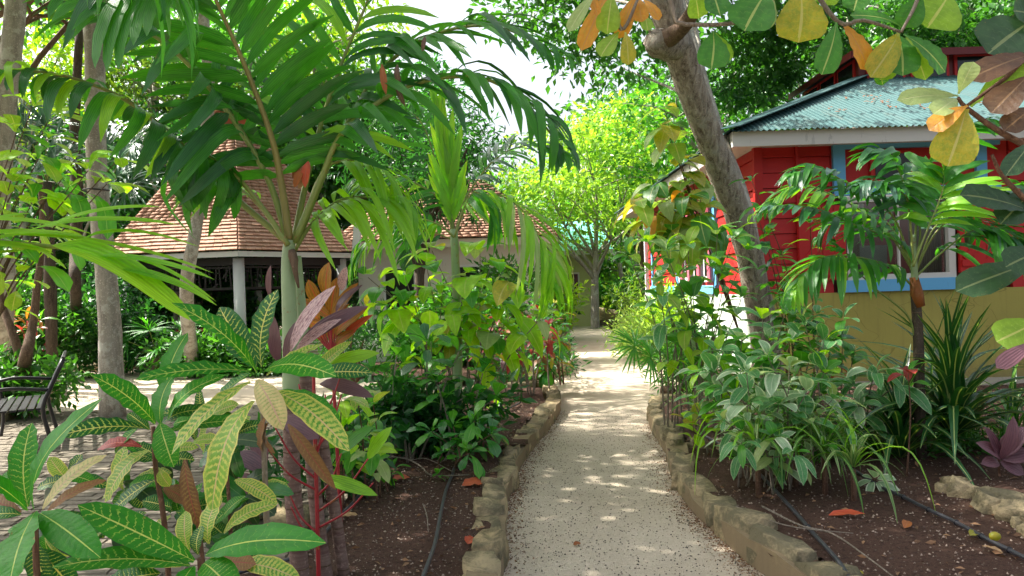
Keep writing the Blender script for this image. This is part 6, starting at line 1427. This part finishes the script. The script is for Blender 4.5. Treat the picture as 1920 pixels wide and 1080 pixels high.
# background wood, tree by tree
bgn = [('dark evergreen at the far left behind the bench', -13.5, 21, 3.6, 2.6, 4.6, 'f_dark'), ('tall dark tree behind the left grey trunk', -9.8, 22.5, 4.6, 2.6, 3.6, 'f_dark'), ('deep green tree left of the pavilion roof', -8.4, 19.5, 3.0, 1.6, 2.8, 'f_deep'), ('broad tree looming over the pavilion', -7.5, 27, 6.6, 3.6, 4.4, 'f_mid'), ('tall leafy tree behind the pavilion top', -4.4, 29, 7.0, 3.4, 4.2, 'f_deep'),
       ('pale green tree high behind the palms', -11.5, 29, 8.5, 3.6, 4.0, 'f_mid'), ('dense tree far left at mid height', -17, 26, 4.0, 3.6, 4.8, 'f_deep'), ('dark low tree behind the columns', -6.2, 25, 2.2, 3.4, 2.4, 'f_dark'), ('tree left of the turquoise roof', -1.0, 33.5, 3.2, 2.6, 3.4, 'f_shrub'), ('tree behind the turquoise roof', 2.2, 36, 4.2, 3.0, 4.0, 'f_shrub'),
       ('bushy tree at the very end of the garden', 5.2, 37, 3.6, 3.2, 4.4, 'f_mid'), ('tall tree above the bright one', 6.0, 33, 8.2, 3.6, 3.4, 'f_mid'), ('tree behind the cottage left side', 6.6, 25.5, 6.8, 3.2, 3.0, 'f_shrub'), ('green tree above the cottage ridge', 10.4, 24.5, 8.2, 3.6, 3.2, 'f_mid'), ('leafy tree behind the cottage cupola', 14.4, 25, 8.0, 3.6, 3.6, 'f_shrub'), ('tree over the cottage right corner', 12.2, 19.8, 8.4, 2.4, 2.4, 'f_mid'),
       ('far grey green tree behind everything at left', -22, 36, 6.5, 5.5, 6.5, 'f_deep'), ('far tree between pavilion and lodge', -9.5, 38, 7.0, 5.0, 6.5, 'f_deep'), ('far dark tree beyond the small house', 1.0, 46, 5.0, 5.5, 5.5, 'f_mid'), ('far tree behind the bright trees', 8.5, 45, 6.0, 5.5, 6.5, 'f_mid'), ('distant dark tree closing the left horizon', -15.5, 34, 3.0, 5.5, 4.0, 'f_dark'), ('distant low tree behind the lodge', -5, 40, 3.0, 5.0, 4.0, 'f_deep'), ('distant tree behind the cottage back wall', 14, 38, 5.0, 5.5, 6.0, 'f_mid')]
for i, (lb, x, y, z, rx, rz, mt) in enumerate(bgn):
    far = y > 30
    tree('background_tree', lb, (x, y, 0), (x + .2, y, z), .2, (x, y, z), (rx, rx * .8, rz), 90 if not far else 80, mt, .26 if not far else .36, 70 if not far else 30, 400 + i, limbs=7, bark='bark_dark' if i % 2 else 'bark_grey', group='trees closing the background', clump_r=.24, inner=.35)
# undergrowth walls
for i, (x, y, rx, rz, mt, lb) in enumerate(((-12.5, 17.5, 1.6, 1.3, 'f_dark', 'undergrowth under the far left trees'), (-9.6, 17.2, 1.5, 1.2, 'f_deep', 'undergrowth beside the thin dark trunk'), (-15, 19, 2.0, 1.8, 'f_dark', 'tall undergrowth at the far left edge'), (-10.6, 19.5, 2.0, 1.9, 'f_dark', 'undergrowth left of the pavilion'), (-18, 23, 3, 2.2, 'f_dark', 'far undergrowth beyond the bench'), (-13, 24, 3, 2.4, 'f_dark', 'far undergrowth behind the grey trunk'))):
    bush('undergrowth', lb, (x, y, 0), (rx, rx * .6, rz), 34, mt, .2, 260, 500 + i, stems=4)
# fill between the lodge and the middle bed
bush('low_shrub', 'tall leafy shrub hiding the lodge wall behind the lime heart leaves', V(800, 520, 14.0), (1.3, .6, .7), 34, 'f_shrub', .17, 420, 600, width=.4)
bush('low_shrub', 'shrub with pale leaves at the right corner of the lodge', V(935, 520, 15.2), (1.0, .6, 1.05), 40, 'f_mid', .17, 420, 601, width=.35)
bush('low_shrub', 'sunny lime shrub before the turquoise roofed house', V(1010, 520, 21), (1.3, .8, 1.1), 36, 'f_lime', .2, 260, 602, width=.4)
for i, (px, py, d, rx, rz, mt, lb) in enumerate(((40, 130, 19, 2.4, 1.8, 'f_lime', 'lime green tree crown high at the far left edge'), (290, 150, 21, 2.2, 1.5, 'f_olive', 'olive crown seen between the grey trunks'), (470, 80, 22, 2.6, 1.8, 'f_shrub', 'green crown above the pavilion lantern'), (330, 290, 18, 1.2, 1.0, 'f_deep', 'dense small leaved tree left of the pavilion roof'), (600, 60, 24, 2.6, 1.7, 'f_lime', 'light green crown high behind the upright frond'), (140, 330, 17, 1.5, 1.5, 'f_deep', 'dark foliage between the two left trunks'), (560, 250, 26, 2.6, 2.0, 'f_olive', 'olive tree right of the pavilion lantern'))):
    c_ = V(px, py, d); tree('background_tree', lb, (c_.x, c_.y, 0), (c_.x, c_.y, c_.z), .12, c_, (rx, rx * .8, rz), 60, mt, .2, 150, 620 + i, limbs=6, bark='bark_grey', group='trees closing the background', clump_r=.22, inner=.3)
# pale bare trunks behind
for i, (px, d, r0, lb, mt) in enumerate(((1090, 30, .13, 'pale upright trunk left of the bright tree trunk', 'bark_grey'), (1163, 27, .10, 'thin pale post like trunk right of the bright tree', 'bark_grey'), (1608, 17.5, .12, 'grey trunk seen above the cottage ridge', 'bark_grey'), (425, 26, .14, 'pale trunk high behind the pavilion cupola', 'bark_grey'))):
    b = Vector((V(px, 540, d).x, d, 0)); q = thing('bare_tree', lb, 'tree', b)
    m = MB(); h_ = 2.3 if i < 2 else 8.5; c = curve([b, b + Vector((.1, 0, h_ * .5)), b + Vector((.0, 0, h_))], 10); m.tube(c, [lerp(r0, r0 * .7, j / 10) for j in range(11)], 10); m.build('trunk', M[mt], q, True)
# grey limbs of the tree behind the cottage
gl = thing('grey_limbed_tree', 'tree behind the cottage whose bare pale limbs cross above the green roof', 'tree', (10.8, 17.5, 0))
LIM = ([(1900, 420, 15), (1860, 200, 15), (1830, 60, 15), (1800, -60, 15)], [(1840, 100, 15), (1720, 50, 14.5), (1640, 20, 14.2), (1540, 5, 14)], [(1830, 60, 15), (1760, 20, 14.5), (1690, -20, 14.5)], [(1700, 45, 14.4), (1660, 90, 14), (1610, 150, 13.8), (1560, 190, 13.6)], [(1870, 260, 15), (1900, 150, 15), (1930, 20, 15)])
m = MB(); m.tube(curve([(10.8, 17.5, 0), tuple(V(1915, 480, 15.4)), tuple(V(1890, 330, 15))], 8), .26, 12); m.build('trunk', M['bark_grey'], gl, True)
for i, L_ in enumerate(LIM):
    m = MB(); c = curve([V(x, y, d) for x, y, d in L_], 12); m.tube(c, [lerp((.2, .16, .12, .07, .15)[i], .04, j / 12) for j in range(13)], 9); m.build('branch', M['bark_grey'], gl, True)
nrs = np.random.default_rng(5); C_ = []; 
for (x, y, d, q) in ((1500, 60, 14.5, .9), (1560, 30, 14, .8), (1430, 120, 14.5, .8), (1400, 60, 15, .9), (1480, 130, 15, .7), (1650, 20, 14, .8), (1750, 70, 14, .7), (1820, 40, 14.5, .9), (1900, 60, 14.5, .9), (1780, -10, 15, .9), (1850, 120, 14, .6), (1450, 10, 14, .9), (1560, 100, 15, .6), (1380, 170, 15.5, .6), (1900, 180, 14, .6)):
    c = V(x, y, d)
    for j in range(7): C_.append((c.x + nrs.normal() * q * .5, c.y + nrs.normal() * q * .5, c.z + nrs.normal() * q * .35))
P, Dd = clump_points(np.array(C_), np.full(len(C_), .36), 700, nrs, .7)
me = scatter('crown', P - np.array(gl.location), Dd, .15, .55, nrs); me.materials.append(M['f_mid']); o = bpy.data.objects.new('crown', me); COL.objects.link(o); o.parent = gl; o['kind'] = 'stuff'

# ------------------------------------------------------------ fallen leaves, twigs
def fallen(label, px, py, l, w, mt, ang, z=.16, kind='ovate'):
    p = G(px, py, z if z < .1 else .15); p.z = z if z < .1 else soil_z(p.x, p.y) + .012; q = thing('fallen_leaf', label, 'dead leaf', p, 'fallen leaves')
    d = Vector((math.cos(ang), math.sin(ang), .05)); leaf(q, p - d * l / 2, p + d * l / 2, w, mt, kind, UP + Vector((.2, -.25, 0)), int(px) % 4, seg=6, arch=.04, fold=.45, wave=.3)
fallen('curled red leaf on the soil left of the hose', 752, 897, .13, .07, 'dead_red', .1)
fallen('pinkish red leaf against the left kerb', 888, 908, .16, .10, 'dead_red', .2)
fallen('crumpled orange leaf near the left kerb', 883, 1010, .09, .07, 'dead_red', 1.2)
fallen('small orange leaf lying on the gravel path', 1082, 1020, .05, .035, 'dead', .5, .012)
fallen('tan leaf at the left of the dark soil', 655, 968, .10, .05, 'tan', .1)
fallen('long red orange leaf under the narrow leaved plant', 1588, 966, .20, .06, 'dead_red', -.1)
fallen('brown leaf on the right bed near the kerb', 1700, 985, .12, .05, 'dead', .9)
fallen('tiny red leaf on the path far off', 1073, 686, .10, .06, 'dead_red', .4, .012)
fallen('reddish leaf pile edge behind the small strap plant', 905, 757, .3, .14, 'dead_red', .1)
fallen('yellow leaf on the right soil near the hose', 1826, 1002, .07, .05, 'almond_yellow', .5)
fallen('pale yellow leaf at the bottom of the right bed', 1606, 1068, .07, .05, 'almond_yellow', .9)
fallen('brown leaf near the right edge of the bed', 1860, 1030, .10, .04, 'tan', 2.0)
fallen('small brown leaf beside the palm stems', 640, 1020, .05, .04, 'dead_red', .3)
p = G(1866, 1013, .16); fr = thing('fallen_fruit', 'round olive yellow fruit lying beside the right hose', 'fruit', p)
m = MB(); m.tube([p + Vector((x, 0, .02)) for x in (-.028, -.022, -.01, .008, .022, .028)], [.004, .016, .022, .022, .014, .004], 10); m.build('fruit', M['almond_yellow'], fr, True)
# more cover spilling over the right kerb
leafy('leafy_shrub', 'loose green and lime shrub between the leaning trunk and the right kerb', foot(1380, 6.0), tips([(1310, 700), (1345, 660), (1380, 640), (1420, 660), (1350, 730), (1300, 750), (1400, 720), (1440, 640), (1480, 640)], 5.9), [('varieg', 2), ('green', 2), ('lime', 2), ('varieg_pale', 1)], 61, L=.17, W=.42, per=7, term=6, start=.3, rise=.35, droop=.35, kind='ovate', stem_mat='stem_grey', stem_r=.008)
leafy('leafy_shrub', 'sprawling pale green shrub leaning over the near end of the right kerb', foot(1440, 4.9), tips([(1360, 790), (1390, 830), (1410, 780), (1450, 820), (1490, 850), (1540, 840), (1580, 800)], 4.75), [('varieg', 3), ('almond_pale', 1), ('green', 2), ('varieg_pale', 1)], 62, L=.14, W=.4, per=7, term=5, start=.3, rise=.3, droop=.45, kind='ovate', stem_mat='stem_grey', stem_r=.007)
leafy('leafy_shrub', 'tall green shrub rising against the yellow wall between trunk and palm', foot(1580, 7.0), tips([(1490, 560), (1530, 590), (1560, 640), (1600, 660), (1520, 660), (1580, 600)], 6.9), [('varieg', 3), ('green', 3), ('glossy', 1)], 63, L=.19, W=.44, per=8, term=5, start=.4, rise=.35, droop=.35, kind='ovate', stem_mat='stem_grey', stem_r=.008)
leafy('variegated_shrub', 'pale variegated sprays leaning over the right kerb above the narrow leaves', foot(1470, 5.0), tips([(1400, 700), (1440, 670), (1480, 690), (1520, 720), (1560, 750), (1400, 760), (1460, 760), (1510, 790)], 4.9), [('varieg', 3), ('varieg_pale', 3), ('almond_pale', 1)], 18, L=.17, W=.46, per=7, term=6, start=.45, rise=.35, droop=.35, kind='ovate', stem_mat='stem_grey', stem_r=.008)
for i, (px, py, d, n_, lb) in enumerate(((1420, 840, 4.75, 24, 'drooping narrow leaved plant nearest the right kerb'), (1515, 810, 5.1, 26, 'full narrow leaved plant in the middle of the right bed'), (1600, 880, 4.6, 16, 'small narrow leaved plant before the hose'))):
    q = V(px, py, d); rosette('narrow_leaf_plant', lb, Vector((q.x, q.y, zb)), n_ + 4, .46, .028, ['blade', 'blade_pale', 'palm_lime'], 160 + i, elev=(5, 70), droop=.8, arch=.22, kind='blade', height=max(.05, q.z - zb))
bush('ground_cover', 'mixed low cover under the variegated shrubs on the right bed', V(1520, 800, 5.9), (.75, .5, .05), 60, 'f_shrub', .08, 2600, 640, width=.25, stems=6, clump_r=.12)
bush('ground_cover', 'low cover under the striped plant near the rocks', V(1780, 830, 5.9), (.8, .4, .05), 60, 'f_mid', .08, 2600, 641, width=.25, stems=6, clump_r=.12)
bush('ground_cover', 'small leaved cover behind the foreground crotons on the terrace edge', V(600, 830, 5.2), (.5, .5, .25), 26, 'f_deep', .10, 1500, 643, width=.4, stems=6)
bush('ground_cover', 'dark cover under the glossy shrub', V(800, 800, 6.4), (.75, .4, .3), 34, 'f_deep', .11, 1300, 644, width=.4, stems=6)
# grit and leaf crumbs gathered against the kerbs
def edge_dirt(label, line, sgn, seed):
    nrs = np.random.default_rng(seed); c = curve(line, 60); P = []
    for i in range(2600):
        q = c[int(nrs.random() * 60)] + Vector((sgn * abs(nrs.normal()) * .07, nrs.uniform(-.08, .08), .003)); P.append(tuple(q))
    P = np.array(P, np.float32); D_ = nrs.normal(size=(len(P), 3)); D_[:, 2] *= .1
    me = scatter('debris', P, D_, .013, .6, nrs); me.materials.append(M['litter']); o = bpy.data.objects.new('kerb_debris', me); COL.objects.link(o); meta(o, label, 'debris', None, 'stuff')
M['litter'] = mat_leaf('litter', (.10, .05, .025), (.32, .17, .08), (1.2, 1, .8), .7, stuff=True, tw=.1)
edge_dirt('brown crumbs gathered along the left kerb of the path', Lk, 1, 7)
edge_dirt('brown crumbs gathered along the right kerb of the path', Rk, -1, 8)
# small litter everywhere on the beds
def litter(label, n, ok, xr, yr, seed):
    nrs = np.random.default_rng(seed); P = []
    while len(P) < n:
        x, y = nrs.uniform(*xr), nrs.uniform(*yr)
        if ok(x, y): P.append((x, y, soil_z(x, y) + .006))
    P = np.array(P); D_ = nrs.normal(size=(n, 3)); D_[:, 2] *= .12
    me = scatter('litter', P, D_, .04, .45, nrs, four=True); me.materials.append(M['litter']); o = bpy.data.objects.new('leaf_litter', me); COL.objects.link(o); meta(o, label, 'dead leaves', None, 'stuff')
M['litter'] = mat_leaf('litter', (.10, .05, .025), (.32, .17, .08), (1.2, 1, .8), .7, stuff=True, tw=.1)
litter('brown leaf litter on the left garden bed', 500, inL, (-2, .9), (2.6, 9), 1)
litter('brown leaf litter on the right garden bed', 1100, inR, (.9, 6), (2.6, 9.5), 2)
# roots and dry twigs on the soil
def dry(label, l, z=.17, r0=.005):
    c = gp(l, z); q = thing('dry_twig', label, 'twig', c[0]); m = MB(); m.tube(curve(c, 14), [lerp(r0, r0 * .5, i / 14) for i in range(15)], 6); m.build('twig', M['stem_grey'], q, True)
dry('pale exposed root snaking over the left soil', [(700, 860), (755, 858), (790, 875), (805, 890), (840, 892), (880, 890)], r0=.007)
dry('thin dry twig crossing the left soil', [(735, 855), (770, 862), (800, 860), (850, 885)])
dry('thin twig on the right soil near the bottom', [(1380, 950), (1440, 975), (1500, 990), (1600, 1000)])
dry('bent twig in the middle of the left soil', [(793, 945), (800, 965), (803, 997)], r0=.004)
dry('long green stem lying across the right bed', [(1430, 950), (1500, 985), (1560, 1000), (1620, 1040), (1680, 1085)], r0=.006)
